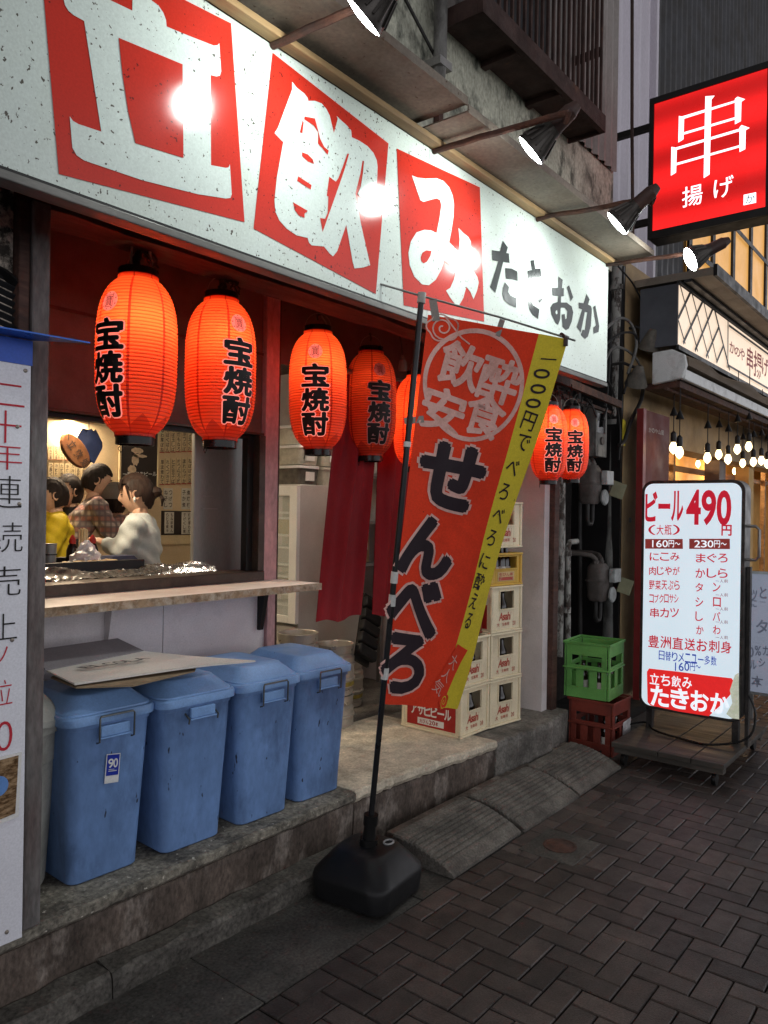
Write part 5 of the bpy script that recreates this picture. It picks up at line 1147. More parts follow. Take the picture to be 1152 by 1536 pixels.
def garment(name, hip, wa, ch, nb, sleeves, m, parent):
    mb = MB(); rings = []
    for c, rx, ry in ((hip+Vector((0,0,-.05)),.105,.15),(hip,.11,.152),(wa,.105,.142),(ch,.118,.158),(ch.lerp(nb,.55),.108,.168),(nb+Vector((0,0,-.045)),.088,.150),(nb+Vector((0,0,-.012)),.066,.085),(nb+Vector((.004,0,.012)),.058,.062),(nb+Vector((.006,0,.022)),.050,.053)):
        rings.append([c+Vector((rx*math.cos(2*math.pi*k/24), ry*math.sin(2*math.pi*k/24), 0)) for k in range(24)])
    mb.loft(rings)
    def ball(c, r_): mb.lathe([(.001,-r_)]+[(r_*math.cos(a), r_*math.sin(a)) for a in [k*math.pi/10-math.pi/2 for k in range(1,10)]]+[(.001,r_)], 16, Matrix.Translation(c))
    for a, b, c in sleeves:
        ball(a,.070); ball(b,.054); mb.tube([a, a.lerp(b,.5), b], [.070,.063,.054], 16); mb.tube([b, b.lerp(c,.6), c], [.054,.049,.038], 16)
    me = mb.mesh(name+'_cage', m); o = bpy.data.objects.new(name+'_cage', me); COL.objects.link(o)
    r_ = o.modifiers.new('remesh', 'REMESH'); r_.mode = 'VOXEL'; r_.voxel_size = .011; r_.use_smooth_shade = True
    s_ = o.modifiers.new('smooth', 'SMOOTH'); s_.factor = .5; s_.iterations = 7
    dg = bpy.context.evaluated_depsgraph_get(); dg.update(); out = bpy.data.meshes.new_from_object(o.evaluated_get(dg)); bpy.data.objects.remove(o); bpy.data.meshes.remove(me)
    rnd = random.random()*9      # cloth folds
    for v in out.vertices:
        q = v.co; v.co = q+v.normal*(.004*math.sin(q.z*46+9*math.sin(q.y*9+rnd)+q.x*22)+.003*math.sin(q.z*80-q.x*60+rnd))
    out.materials.clear(); out.materials.append(m); out.polygons.foreach_set('use_smooth', [True]*len(out.polygons)); out.name = name
    q = bpy.data.objects.new(name, out); COL.objects.link(q); q.parent = parent; return q
def person(lab, loc, az, hz, cloth, hairm, arms, lean=.0, tilt=(0,0), style='short', turn=0, cap=None, cname='shirt'):
    t = thing('person', lab, 'person', loc, az); s = 1.0
    hip = Vector((-lean*.9,0,hz-.62)); nb = Vector((-.02,0,hz-.125)); ch = hip.lerp(nb,.62); wa = hip.lerp(nb,.25); hd = Vector((0,0,hz))
    Mh = Matrix.Translation(hd) @ Matrix.Rotation(turn,4,'Z') @ Matrix.Rotation(tilt[0],4,'Y') @ Matrix.Rotation(tilt[1],4,'X')
    vs, fs = head_pts(); vs = [v*.94 for v in vs]; hm = MB(); hm.add([Mh @ v for v in vs], fs, True)
    for sy in (-1,1):
        Me = Mh @ Matrix.Translation((-.008,sy*.070,-.008)) @ Matrix.Rotation(sy*.35,4,'Z'); hm.lathe([(.001,-.007),(.012,-.006),(.019,0),(.017,.006),(.011,.004),(.002,.002)], 14, Me @ Matrix.Scale(1.5,4,(0,0,1)) @ Matrix.Rotation(R(90)*-sy,4,'X'), False, False)
    head = hm.mesh('head_tmp', SKINM)
    J = [(hip,.07),(wa,.06),(ch,.06),(nb,.048),(hd+Vector((-.022,0,-.06)),.046)]; E_ = [(0,1),(1,2),(2,3),(3,4)]
    CJ = [(hip,(.16,.14)),(wa,.155),(ch,.165),(nb+Vector((0,0,-.03)),.10),(nb+Vector((.004,0,.012)),.062)]; CE = [(0,1),(1,2),(2,3),(3,4)]
    sleeves = []
    for side, el, wr, tip in arms:
        sh_ = nb+Vector((0,side*.150,-.055)); i = len(J)
        el, wr, tip = Vector(el)+hd, Vector(wr)+hd, Vector(tip)+hd; hv = (tip-wr).normalized(); k = hv.cross(Vector((0,0,1))).normalized()
        J += [(sh_,.045),(el,.034),(wr,.022),(wr+hv*.035,.026)]; E_ += [(2,i),(i,i+1),(i+1,i+2),(i+2,i+3)]
        for q, (o_, L_, c_) in enumerate(((-.024,.060,.018),(-.008,.068,.02),(.008,.064,.022),(.023,.052,.024))):
            b = wr+hv*.052+k*o_; n0 = len(J); J += [(b,.009),(b+hv*L_*.5+Vector((0,0,-c_*.4)),.008),(b+hv*L_*.85+Vector((0,0,-c_)),.0065)]; E_ += [(i+3,n0),(n0,n0+1),(n0+1,n0+2)]
        n0 = len(J); b = wr+hv*.02-k*.026*side; J += [(b,.010),(b+hv*.028-k*.018*side+Vector((0,0,.006)),.0085),(b+hv*.05-k*.016*side,.007)]; E_ += [(i+3,n0),(n0,n0+1),(n0+1,n0+2)]
        sleeves.append((sh_, el, el.lerp(wr,.93)))
        c = len(CJ); CJ += [(sh_,.092),(sh_.lerp(el,.5),.078),(el,.066),(el.lerp(wr,.55),.056),(el.lerp(wr,.93),.042)]; CE += [(2,c),(c,c+1),(c+1,c+2),(c+2,c+3),(c+3,c+4)]
    for side in (-1,1):
        n0 = len(J); J += [(Vector((hip.x,side*.08,hip.z-.04)),.075),(Vector((hip.x+.02,side*.09,hip.z*.52)),.052),(Vector((hip.x,side*.09,.05)),.035),(Vector((hip.x+.12,side*.095,.025)),.025)]; E_ += [(0,n0),(n0,n0+1),(n0+1,n0+2),(n0+2,n0+3)]
    skin('body', J, E_, SKINM, t, 2, [head]); garment(cname, hip, wa, ch, nb, sleeves, cloth, t)
    TJ = [(hip+Vector((0,0,.02)),.115)]; TE = []
    for side in (-1,1):
        n0 = len(TJ); TJ += [(Vector((hip.x,side*.08,hip.z-.06)),.092),(Vector((hip.x+.02,side*.09,hip.z*.52)),.07),(Vector((hip.x,side*.09,.09)),.055)]; TE += [(0,n0),(n0,n0+1),(n0+1,n0+2)]
    skin('trousers', TJ, TE, TROUS, t, 1)
    # hair: shell over the skull, open at the face
    vs, fs = head_pts(48, 36); mb = MB(); keep = []
    cut = .028 if style != 'woman' else .046
    def inside(c):
        x, y, z = c
        if z > .060-.2*max(0,x-.06): return True
        if z < -.075 and style != 'woman': return False
        if z < -.085: return False
        if style == 'woman' and z < -.02: return x < -.030-.35*(-.02-z)
        lim = .010+.45*max(0,z-.0) - (.012 if z < -.02 else 0)
        return x < lim
    hv_ = []
    for v in vs:
        g_ = .007+.0016*math.sin(v.y*420+v.z*60)+.0012*math.sin(v.x*390+v.y*120); 
        if style == 'woman' and v.x > .03: g_ += .004
        hv_.append(v+v.normalized()*g_)
    kf = [f for f in fs if inside(sum((vs[i] for i in f), Vector())/4)]
    mb.add([Mh @ v for v in hv_], kf, True); mb.add([Mh @ (v*1.002) for v in vs], kf, True)
    if style == 'woman':
        mb.lathe([(.002,-.03),(.022,-.024),(.034,0),(.028,.02),(.012,.03),(.002,.032)], 16, Mh @ Matrix.Translation((-.105,0,-.005)))
        for k in range(7): mb.tube([Mh @ Vector((-.12,random.uniform(-.02,.02),-.01)), Mh @ Vector((-.135,random.uniform(-.03,.03),-.05)), Mh @ Vector((-.125,random.uniform(-.03,.03),-.085))], [.010,.009,.002], 6)
        for k in range(9): y = -.055+k*.0137; mb.tube([Mh @ Vector((.060,y*.8,.088)), Mh @ Vector((.088-abs(y)*.35,y,.060)), Mh @ Vector((.087-abs(y)*.4,y*1.08,.036))], [.008,.007,.002], 6)
        for sy in (-1,1): mb.tube([Mh @ Vector((.035,sy*.068,.05)), Mh @ Vector((.032,sy*.073,.01)), Mh @ Vector((.028,sy*.070,-.035))], [.008,.005,.001], 6)
    hs = mb.build('hair', hairm, t, world=False)
    mb = MB()
    for sy in (-1,1):
        mb.lathe([(.001,-.004),(.006,-.003),(.008,0),(.006,.003),(.001,.004)], 10, Mh @ Matrix.Translation((.0745,sy*.029,.007)) @ Matrix.Scale(1.7,4,(0,1,0)) @ Matrix.Scale(.7,4,(0,0,1)))
        mb.tube([Mh @ Vector((.083,sy*.014,.029)), Mh @ Vector((.081,sy*.030,.033)), Mh @ Vector((.070,sy*.045,.028))], [.002,.003,.0015], 6)
    mb.build('eyes', EYEM, t, world=False)
    mb = MB().lathe([(.001,-.004),(.004,-.003),(.0055,0),(.004,.003),(.001,.004)], 10, Mh @ Matrix.Translation((.0815,0,-.055)) @ Matrix.Scale(2.6,4,(0,1,0))); mb.build('lips', LIPM, t, world=False)
    if cap:
        mb = MB().lathe([(.102,.015),(.104,.03),(.098,.07),(.075,.108),(.03,.128),(.002,.13)], 28, Mh @ Matrix.Translation((-.006,0,0)) @ Matrix.Scale(.86,4,(0,1,0))); 
        mb.poly3([Mh @ Vector((.075+.06*math.cos(a)*.9,.06*math.sin(a),.026-.01*math.cos(a))) for a in [k*math.pi/8-math.pi/2 for k in range(9)]], (0,0,1), .006); mb.build('cap', cap, t, world=False)
    return t, Mh
FL = .277
def pl(px, py, dep): p = atd(px, py, dep); return (p.x, p.y, FL), p.z-FL
SWEAT = mat('grey_sweater', (.50,.54,.53), .85, var=.12, scale=8, bump=.3, bscale=200); YJ = mat('yellow_jacket', (.62,.46,.02), .7, var=.15, bump=.15); BEIGE = mat('beige_coat', (.45,.33,.22), .85, var=.2)
def plaid():
    m = bpy.data.materials.new('plaid_shirt'); m.use_nodes = True; nt = m.node_tree; N = nt.nodes; L = nt.links; b = N['Principled BSDF']; b.inputs['Roughness'].default_value = .85
    tc = N.new('ShaderNodeTexCoord'); c = None
    for ax_i, sc, col in (('Z',9,(.12,.09,.10)),('Y',9,(.12,.09,.10)),('Z',4.5,(.30,.07,.05)),('X',9,(.14,.11,.11))):
        w = N.new('ShaderNodeTexWave'); w.bands_direction = ax_i; w.inputs['Scale'].default_value = sc; w.inputs['Distortion'].default_value = .6; L.new(tc.outputs['Object'], w.inputs[0])
        r_ = N.new('ShaderNodeMapRange'); r_.inputs[1].default_value = .55; r_.inputs[2].default_value = .75; L.new(w.outputs['Fac'], r_.inputs[0])
        mm = N.new('ShaderNodeMath'); mm.operation = 'MULTIPLY'; mm.inputs[1].default_value = .65; L.new(r_.outputs[0], mm.inputs[0])
        x = N.new('ShaderNodeMix'); x.data_type = 'RGBA'; L.new(mm.outputs[0], x.inputs[0]); x.inputs[7].default_value = (*col,1)
        if c is None: x.inputs[6].default_value = (.52,.44,.38,1)
        else: L.new(c, x.inputs[6])
        c = x.outputs[2]
    L.new(c, b.inputs['Base Color']); return m
AZL = math.atan2(-RT0.y, -RT0.x); AZR = math.atan2(RT0.y, RT0.x)
l, hz = pl(205,741,4.25); W_, Mh = person('woman with tied back hair in a pale grey sweater, in profile inside the window', l, AZL+.12, hz, SWEAT, HAIRBR, [(1,(.03,.19,-.31),(.15,.09,-.265),(.23,.03,-.235)),(-1,(.00,-.19,-.31),(.15,-.08,-.27),(.22,-.01,-.25))], .02, (.16,0), 'woman', cname='sweater')
mb = MB(); mb.tube([Mh @ Vector((-.004,.086,-.020)), Mh @ Vector((.0,.089,-.034)), Mh @ Vector((.002,.084,-.046))], [.006,.007,.004], 8); mb.build('earphone', PRWH, W_, world=False)
l, hz = pl(79,743,4.9); person('man in a bright yellow jacket at the left edge of the window', l, AZL+.5, hz, YJ, HAIRB, [(1,(.05,.20,-.38),(.25,.12,-.34),(.35,.08,-.33)),(-1,(.05,-.20,-.38),(.25,-.12,-.34),(.35,-.08,-.33))], .05, (.2,0), cname='jacket')
l, hz = pl(146,721,5.1); P_, _ = person('man in a plaid shirt holding a phone, between the yellow jacket and the woman', l, AZR+.5, hz, plaid(), HAIRB, [(1,(.05,.20,-.33),(.17,.10,-.26),(.24,.06,-.22)),(-1,(.05,-.20,-.33),(.16,-.10,-.24),(.23,-.06,-.20))], .26, (.35,0), cname='shirt')
hp = P_.location+Matrix.Rotation(P_.rotation_euler.z,3,'Z') @ Vector((.245,.0,hz-.195)); ph = thing('phone', 'dark phone held by the man in the plaid shirt', 'phone', hp, P_.rotation_euler.z); MB().box((-.006,-.036,-.07),(.006,.036,.07), Matrix.Rotation(R(25),4,'Y')).build('phone_body', BLACKM, ph, world=False, bevel=.004); MB().box((-.0072,-.032,-.063),(-.0062,.032,.063), Matrix.Rotation(R(25),4,'Y')).build('screen', mat('phone_screen', (.03,.03,.035), .1), ph, world=False)
l, hz = pl(103,737,5.1); person('dark haired customer standing behind the man in yellow', l, AZL+.9, hz, mat('dark_jacket', (.03,.03,.035), .8), HAIRB, [(1,(.05,.20,-.38),(.25,.12,-.34),(.35,.08,-.33))], .03, cname='jacket')
l, hz = pl(172,752,5.15); person('customer in a beige coat and grey cap sitting behind the woman', l, AZL-.9, hz, BEIGE, HAIRBR, [(1,(.05,.20,-.38),(.2,.12,-.40),(.3,.08,-.40))], .03, cname='coat', cap=mat('grey_cap', (.22,.20,.18), .8, var=.2))
# ---------------------------------------------------------------- upright lit menu sign
XM = 4.9
FACEM = mat('lit_menu_face', (.55,.60,.66), .35, var=.03, emit=(.74,.90,1.0), estr=.47)
RINK = mat('sign_red_film', (.42,.012,.03), .4, var=.05, emit=(.55,.01,.03), estr=.45); BLINK = mat('sign_blue_film', (.02,.05,.35), .4, emit=(.03,.08,.5), estr=.35); RPLATE = mat('sign_red_plate_film', (.5,.02,.02), .4, emit=(.75,.02,.02), estr=.55); WFILM = mat('sign_white_film', (.6,.6,.62), .4, emit=(.85,.92,1), estr=.6); DIMR = mat('sign_brown_film', (.25,.05,.04), .5, var=.3, emit=(.25,.03,.03), estr=.35)
FRM = mat('sign_frame_dark', (.045,.042,.04), .4, metal=.5, var=.3, dirt=(.12,.1,.09), dscale=12, dthr=.6)
MS = thing('menu_sign', 'upright lit white menu sign with red writing on a low wooden wheeled platform', 'sign', (5.0,1.48,0))
A = [at(x,y,'x',XM) for x, y in ((964,728),(1108,722),(1113,1075),(967,1062))]
cy_, cz_ = sum(p.y for p in A)/4, sum(p.z for p in A)/4
wS = (A[0].y+A[3].y-A[1].y-A[2].y)/2; hS = (A[0].z+A[1].z-A[2].z-A[3].z)/2
def rr_yz(w, h, r, x): return [Vector((x, cy_+p.x, cz_+p.y)) for p in rrect(w, h, r, 0, 7)]
MB().loft([rr_yz(wS+.035,hS+.035,.07,XM-.004), rr_yz(wS+.04,hS+.04,.07,XM+.0), rr_yz(wS+.04,hS+.04,.07,XM+.13), rr_yz(wS+.02,hS+.02,.07,XM+.135)], True, True).build('frame', FRM, MS)
MB().loft([rr_yz(wS,hS,.055,XM-.009), rr_yz(wS,hS,.055,XM-.0045)], True, False).build('lit_face', FACEM, MS)
MB().loft([rr_yz(wS,hS,.055,XM+.136), rr_yz(wS,hS,.055,XM+.141)], True, False).build('lit_face', FACEM, MS)
z7 = lambda x, y: (920+x/3.073, 700+y/3.073)
XF = XM-.009
def mt(name, m, rows, toff):
    for s, x0, x1, y, hh in rows:
        n = len(s); its = []
        for k, c in enumerate(s):
            if c == ' ': continue
            f = (k+.5)/n; x, yy = z7(x0+(x1-x0)*f, y if not isinstance(y, tuple) else y[0]+(y[1]-y[0])*f)
            its.append((c, x, yy, (x1-x0)/n*.86/3.073, hh/3.073, 0, 'bbox'))
        px_text(its, 'x', XF, 1, -.0012, -1, toff).build(name, m, MS)
mt('red_lettering', RINK, [('ビール',145,325,(185,180),130),('490',335,545,(186,190),150),('円',496,548,293,48)], .028)
mt('red_lettering', RINK, [('（大瓶）',160,308,291,46)], .01)
mt('red_lettering', RINK, [('にこみ',165,308,415,36),('肉じゃが',163,308,480,38),('野菜天ぷら',163,308,546,42),('コブクロサシ',165,302,608,38),('串カツ',167,305,673,42),('まぐろ',378,530,421,40),('かしら',376,530,491,42),('タ ン',376,496,556,40),('シ ロ',376,498,624,42),('し バ',376,496,690,42),('か わ',380,496,753,40)], .012)
mt('red_lettering', RINK, [('豊洲直送お刺身',158,548,(803,835),54)], .014)
mt('small_lettering', DIMR, [('一人前',470,530,527,16),('一人前',470,530,591,16),('一人前',470,530,656,16),('一人前',470,530,716,16),('一人前',470,530,787,16)], .004)
mt('blue_lettering', BLINK, [('日替りメニュー多数',208,478,(868,897),42),('160円～',274,404,922,38)], .008)
mb = MB(); px_poly(mb, [z7(*p) for p in ((147,333),(320,333),(321,379),(147,378))], 'x', XF, -.0010); mb.build('price_plate', DIMR, MS)
mb = MB(); px_poly(mb, [z7(*p) for p in ((350,332),(537,332),(538,380),(350,379))], 'x', XF, -.0010); mb.build('price_plate', DIMR, MS)
XF0 = XF; XF = XF0-.0012
mt('price_lettering', WFILM, [('160円～',168,310,355,32),('230円～',372,524,356,32)], .008)
XF = XF0
pts = []
x0, x1, ya, yb2 = 155, 556, 930, 1120
for px, py in ((165,930),(300,945),(430,962),(545,975),(552,985),(540,1050),(500,1095),(440,1150),(300,1128),(172,1100),(158,1085),(155,945)): pts.append(z7(px,py))
mb = MB(); px_poly(mb, pts, 'x', XF, -.0010); mb.build('name_plate', RPLATE, MS)
XF = XF0-.0012; mt('name_lettering', WFILM, [('立ち飲み',165,365,(975,1000),50)], .012); mt('name_lettering', WFILM, [('たきおか',168,535,(1052,1098),88)], .03); XF = XF0
mb = MB()   # torn film hanging at the lower corner
a = [at(*z7(*p),'x',XF-.004) for p in ((560,960),(578,950),(580,1165),(545,1160),(520,1140),(548,1090),(538,1030))]
random.seed(5); mb.add([p+Vector((random.uniform(-.006,.002),0,0)) for p in a], [tuple(range(len(a)))]); mb.build('torn_film', mat('torn_film', (.62,.62,.54), .4, var=.4, scale=25, dirt=(.36,.42,.18), dscale=20, emit=(.7,.75,.6), estr=.3), MS)
for yy in (cy_+wS/2-.03, cy_-wS/2+.03):
    mb = MB(); mb.box((XM+.045,yy-.018,.13),(XM+.085,yy+.018,cz_-hS/2-.02)); mb.build('leg', FRM, MS)
yr = cy_-wS/2-.022
mb = MB(); mb.box((XM+.05,yr-.02,.13),(XM+.09,yr-.0005,cz_+hS/2-.5)); mb.build('side_post', FRM, MS)
mb = MB(); mb.tube([(XM+.03,yr,1.45),(XM+.03,yr-.05,1.45),(XM+.03,yr-.07,1.43),(XM+.03,yr-.07,1.27),(XM+.03,yr-.05,1.25),(XM+.03,yr,1.25)], .009, 8); mb.build('handle', ALU, MS)
PLATW = mat('platform_wood', (.085,.075,.062), .6, var=.5, scale=9, stretch=(2,.25,1), dirt=(.03,.027,.025), dscale=5, dthr=.55, bump=.5)
mb = MB(); yq = [1.155,1.335,1.52,1.80]
for a_, b_ in zip(yq, yq[1:]): mb.box((4.47,a_+.002,.112),(5.46,b_-.002,.142))
pf = mb.build('platform_board', PLATW, MS, bevel=.004)
for x in (4.50,5.36): MB().box((x,1.17,.075),(x+.06,1.79,.111)).build('platform_bearer', PLATW, MS)
for x in (4.53,5.39):
    for y in (1.22,1.74):
        mb = MB(); mb.lathe([(.012,-.012),(.034,-.012),(.036,0),(.034,.012),(.012,.012)], 18, Matrix.Translation((x,y,.036)) @ Matrix.Rotation(R(90),4,'X')); mb.build('caster', PLASB, MS)
pts = [Vector((XM+.07,yr-.01,.46)), Vector((XM+.05,yr-.06,.33)), Vector((XM-.02,yr-.03,.2)), Vector((XM-.12,yr+.15,.152)), Vector((XM-.1,yr+.35,.152)), Vector((XM-.05,yr+.5,.156)), Vector((XM+.1,yr+.62,.155)), Vector((XM-.1,yr+.70,.14)), Vector((XM-.3,yr+.76,.01))]
fine = []
for i in range(len(pts)-1):
    for k in range(5):
        t_ = k/5; p0, p1, p2, p3 = pts[max(i-1,0)], pts[i], pts[i+1], pts[min(i+2,len(pts)-1)]
        fine.append(.5*((2*p1)+(p2-p0)*t_+(2*p0-5*p1+4*p2-p3)*t_*t_+(3*p1-p0-3*p2+p3)*t_**3))
fine.append(pts[-1]); mb = MB(); mb.tube(fine, .007, 8); mb.build('power_cable', PLASB, MS)
# pale notice board farther along the street
t = thing('notice_stand', 'pale bluish notice board with faded lettering, behind the menu sign at the right edge', 'notice board', (6.2,1.2,0))
XB = 6.2; a = at(1122,860,'x',XB); b = at(1122,1036,'x',XB)
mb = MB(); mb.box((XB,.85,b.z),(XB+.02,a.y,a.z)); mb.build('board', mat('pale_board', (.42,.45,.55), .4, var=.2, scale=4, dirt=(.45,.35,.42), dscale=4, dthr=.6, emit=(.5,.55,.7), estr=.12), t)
mb = MB(); mb.box((XB-.01,.84,b.z-.02),(XB+.03,a.y+.01,b.z-.0005)); mb.box((XB-.01,.84,a.z+.0005),(XB+.03,a.y+.01,a.z+.02)); mb.box((XB-.01,a.y+.0005,b.z),(XB+.03,a.y+.015,a.z)); mb.build('board_frame', ALU, t)
for y in (.9,a.y-.03): MB().box((XB+.0205,y-.012,.0),(XB+.045,y+.012,b.z+.1)).build('leg', ALU, t)
FADE = mat('faded_lettering', (.30,.32,.42), .5, var=.2)
px_text([('ッ',1131,893,9,16,0,'bbox'),('と',1145,889,10,17,0,'bbox'),('に',1131,905,8,11,0,'bbox'),('一',1144,903,9,5,0,'bbox'),('タ',1143,940,17,20,0,'bbox'),('0',1127,978,7,14,0,'bbox'),('%',1137,976,9,14,0,'bbox'),('カ',1149,976,9,14,0,'bbox'),('ル',1130,997,9,13,0,'bbox'),('シ',1143,994,9,12,0,'bbox'),('本',1136,1022,17,16,0,'bbox')], 'x', XB, 1, -.002, -1, .02).build('lettering', FADE, t)
# ---------------------------------------------------------------- red box sign
XR = 5.0
RFACE = mat('lit_red_face', (.4,.01,.01), .3, var=.05, emit=(.72,.012,.012), estr=1.0)
nt = RFACE.node_tree; N = nt.nodes; L = nt.links; bb = N['Principled BSDF']     # three tubes behind the face: brighter bands
tc = N.new('ShaderNodeTexCoord'); sp = N.new('ShaderNodeSeparateXYZ'); L.new(tc.outputs['Object'], sp.inputs[0]); wv = N.new('ShaderNodeMath'); wv.operation = 'MULTIPLY'; wv.inputs[1].default_value = 21.0; L.new(sp.outputs[2], wv.inputs[0])
sn = N.new('ShaderNodeMath'); sn.operation = 'SINE'; L.new(wv.outputs[0], sn.inputs[0]); mr = N.new('ShaderNodeMapRange'); mr.inputs[1].default_value = -1; mr.inputs[2].default_value = 1; mr.inputs[3].default_value = .48; mr.inputs[4].default_value = 1.15; L.new(sn.outputs[0], mr.inputs[0]); L.new(mr.outputs[0], bb.inputs['Emission Strength'])
t = thing('red_box_sign', 'square lit red box sign with large white characters, high at the right', 'sign', (XR+.1,1.4,3.2))
z8 = lambda p: (950+p[0]/5.119, 80+p[1]/5.119)
q = [at(*z8(p),'x',XR) for p in ((170,405),(1030,105),(1020,1180),(145,1372))]
zt_ = (q[0].z+q[1].z)/2; zb_ = (q[2].z+q[3].z)/2; yl0 = (q[0].y+q[3].y)/2; yr0 = (q[1].y+q[2].y)/2
cs = MB(); cs.box((XR+.002,yr0-.03,zb_-.05),(XR+.16,yl0+.03,zt_+.04)); cs.build('case', BLACKM, t, bevel=.006)
fr = MB(); w_ = .028
fr.box((XR-.014,yr0-.03,zt_+.0005),(XR+.0015,yl0+.03,zt_+.04)); fr.box((XR-.014,yr0-.03,zb_-.05),(XR+.0015,yl0+.03,zb_-.0005)); fr.box((XR-.014,yl0+.0005,zb_),(XR+.0015,yl0+.03,zt_)); fr.box((XR-.014,yr0-.03,zb_),(XR+.0015,yr0-.0005,zt_)); fr.build('rim', BLACKM, t)
MB().box((XR-.006,yr0,zb_),(XR+.001,yl0,zt_)).build('lit_face', RFACE, t)
WLIT = mat('lit_white_film', (.6,.6,.6), .4, emit=(.82,.92,1.0), estr=1.15)
mb = MB(); XP = XR-.0075
for k, p in enumerate([[(553,330),(625,325),(600,355),(585,930),(540,958)], [(350,480),(390,490),(385,660),(345,685)], [(355,490),(780,362),(780,378),(390,502)], [(780,350),(800,333),(858,352),(830,372),(826,520),(780,545)], [(388,606),(780,490),(780,508),(388,624)],
          [(292,718),(334,725),(328,915),(288,940)], [(330,722),(815,578),(815,598),(330,742)], [(815,570),(830,550),(893,572),(863,590),(860,735),(815,758)], [(330,842),(815,705),(815,722),(330,860)]]):
    i_ = [at(*z8(v),'x',XP-.0006*(k % 2)) for v in p]; mb.add(i_, [tuple(range(len(i_)))])
mb.build('lettering', WLIT, t)
mb = px_text([('揚',)+z8((455,1095))+(30,30,0,'bbox'), ('げ',)+z8((695,1030))+(29,30,0,'bbox')], 'x', XR, 1, -.0078, -1, .006); mb.build('lettering', WLIT, t)
mb = MB(); px_poly(mb, [z8(p) for p in ((850,1090),(945,1070),(945,1150),(848,1170))], 'x', XR, -.0078); pl_ = mb.build('maker_patch', WLIT, t)
px_text([('か',)+z8((900,1120))+(14,12,0,'bbox')], 'x', XR, 1, -.0092, -1, 0).build('maker_lettering', INK, pl_).location = -base_of(pl_)
mb = MB(); mb.bar((XR+.08,yl0+.03,zt_-.1),(XR+.08,2.42,zt_-.1),.04); mb.bar((XR+.08,yl0+.03,zb_+.1),(XR+.08,2.42,zb_+.1),.04); mb.build('bracket', BLACKM, t)
# ---------------------------------------------------------------- alley between the buildings
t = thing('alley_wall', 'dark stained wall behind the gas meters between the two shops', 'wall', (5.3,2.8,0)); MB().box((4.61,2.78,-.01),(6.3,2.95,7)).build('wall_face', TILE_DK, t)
PIPEG = mat('painted_grey_pipe', (.20,.195,.18), .55, var=.5, scale=5, dirt=(.035,.03,.027), dscale=7, dthr=.54, dsoft=.08, damt=.9, bump=.5, stretch=(1,1,.4)); PIPEW = mat('flaking_white_pipe', (.42,.41,.38), .6, var=.3, dirt=(.05,.035,.028), dscale=16, dthr=.52, dsoft=.05, damt=.95, bump=.7, stretch=(1,1,.5)); PIPED = mat('dark_pipe', (.03,.027,.025), .5, var=.5, bump=.3)
def pipe(lab, pts, y, r_, m, bands=()):
    P_ = [at(px,py,'y',y+(0)) for px, py in pts]; base = P_[-1].copy()
    t = thing('wall_pipe', lab, 'pipe', base, 0, 'pipes in the alley'); MB().tube(P_, r_, 12).build('pipe_run', m, t)
    for px, py in bands:
        p = at(px,py,'y',y); mb = MB(); mb.tube([p-Vector((0,0,.02)), p+Vector((0,0,.02))], r_*1.28, 12); mb.build('collar', m, t)
    return t
pipe('thick grey drain pipe behind the gas meters, leaning slightly', [(921,632),(918,800),(914,965)], 2.45, .062, PIPEG, [(921,634)])
pipe('speckled grey pipe at the ochre corner', [(941,420),(940,620),(936,960)], 2.40, .038, PIPEG, [(938,780)])
pipe('pale upper pipe between the signboard and the ochre wall', [(926,395),(926,480),(925,625)], 2.42, .045, PIPEW, [(926,432)])
pipe('flaking white pipe beside the dark end post', [(842,600),(842,800),(838,985)], 2.34, .027, PIPEW)
pipe('thin pale pipe with an elbow below the small lanterns', [(866,812),(855,813),(852,820),(852,960)], 2.42, .02, PIPEW, [(852,830),(851,915)])
pipe('dark thin pipe under the upper gas meter', [(868,560),(869,760),(870,965)], 2.62, .02, PIPED)
pipe('dark pipe behind the meters', [(890,560),(891,800),(892,960)], 2.66, .026, PIPED)
pipe('dark conduit running up beside the signboard end', [(938,300),(932,420),(930,600)], 2.5, .02, PIPED)
METB = mat('gas_meter_casing', (.12,.10,.09), .55, var=.4, scale=8, dirt=(.05,.04,.035), dscale=9, dthr=.55, bump=.4); DIAL = mat('meter_dial_white', (.42,.43,.42), .4, var=.3, scale=14, dirt=(.12,.12,.11), dscale=12, dthr=.58); OLIVE = mat('olive_plate', (.20,.19,.11), .6, var=.3)
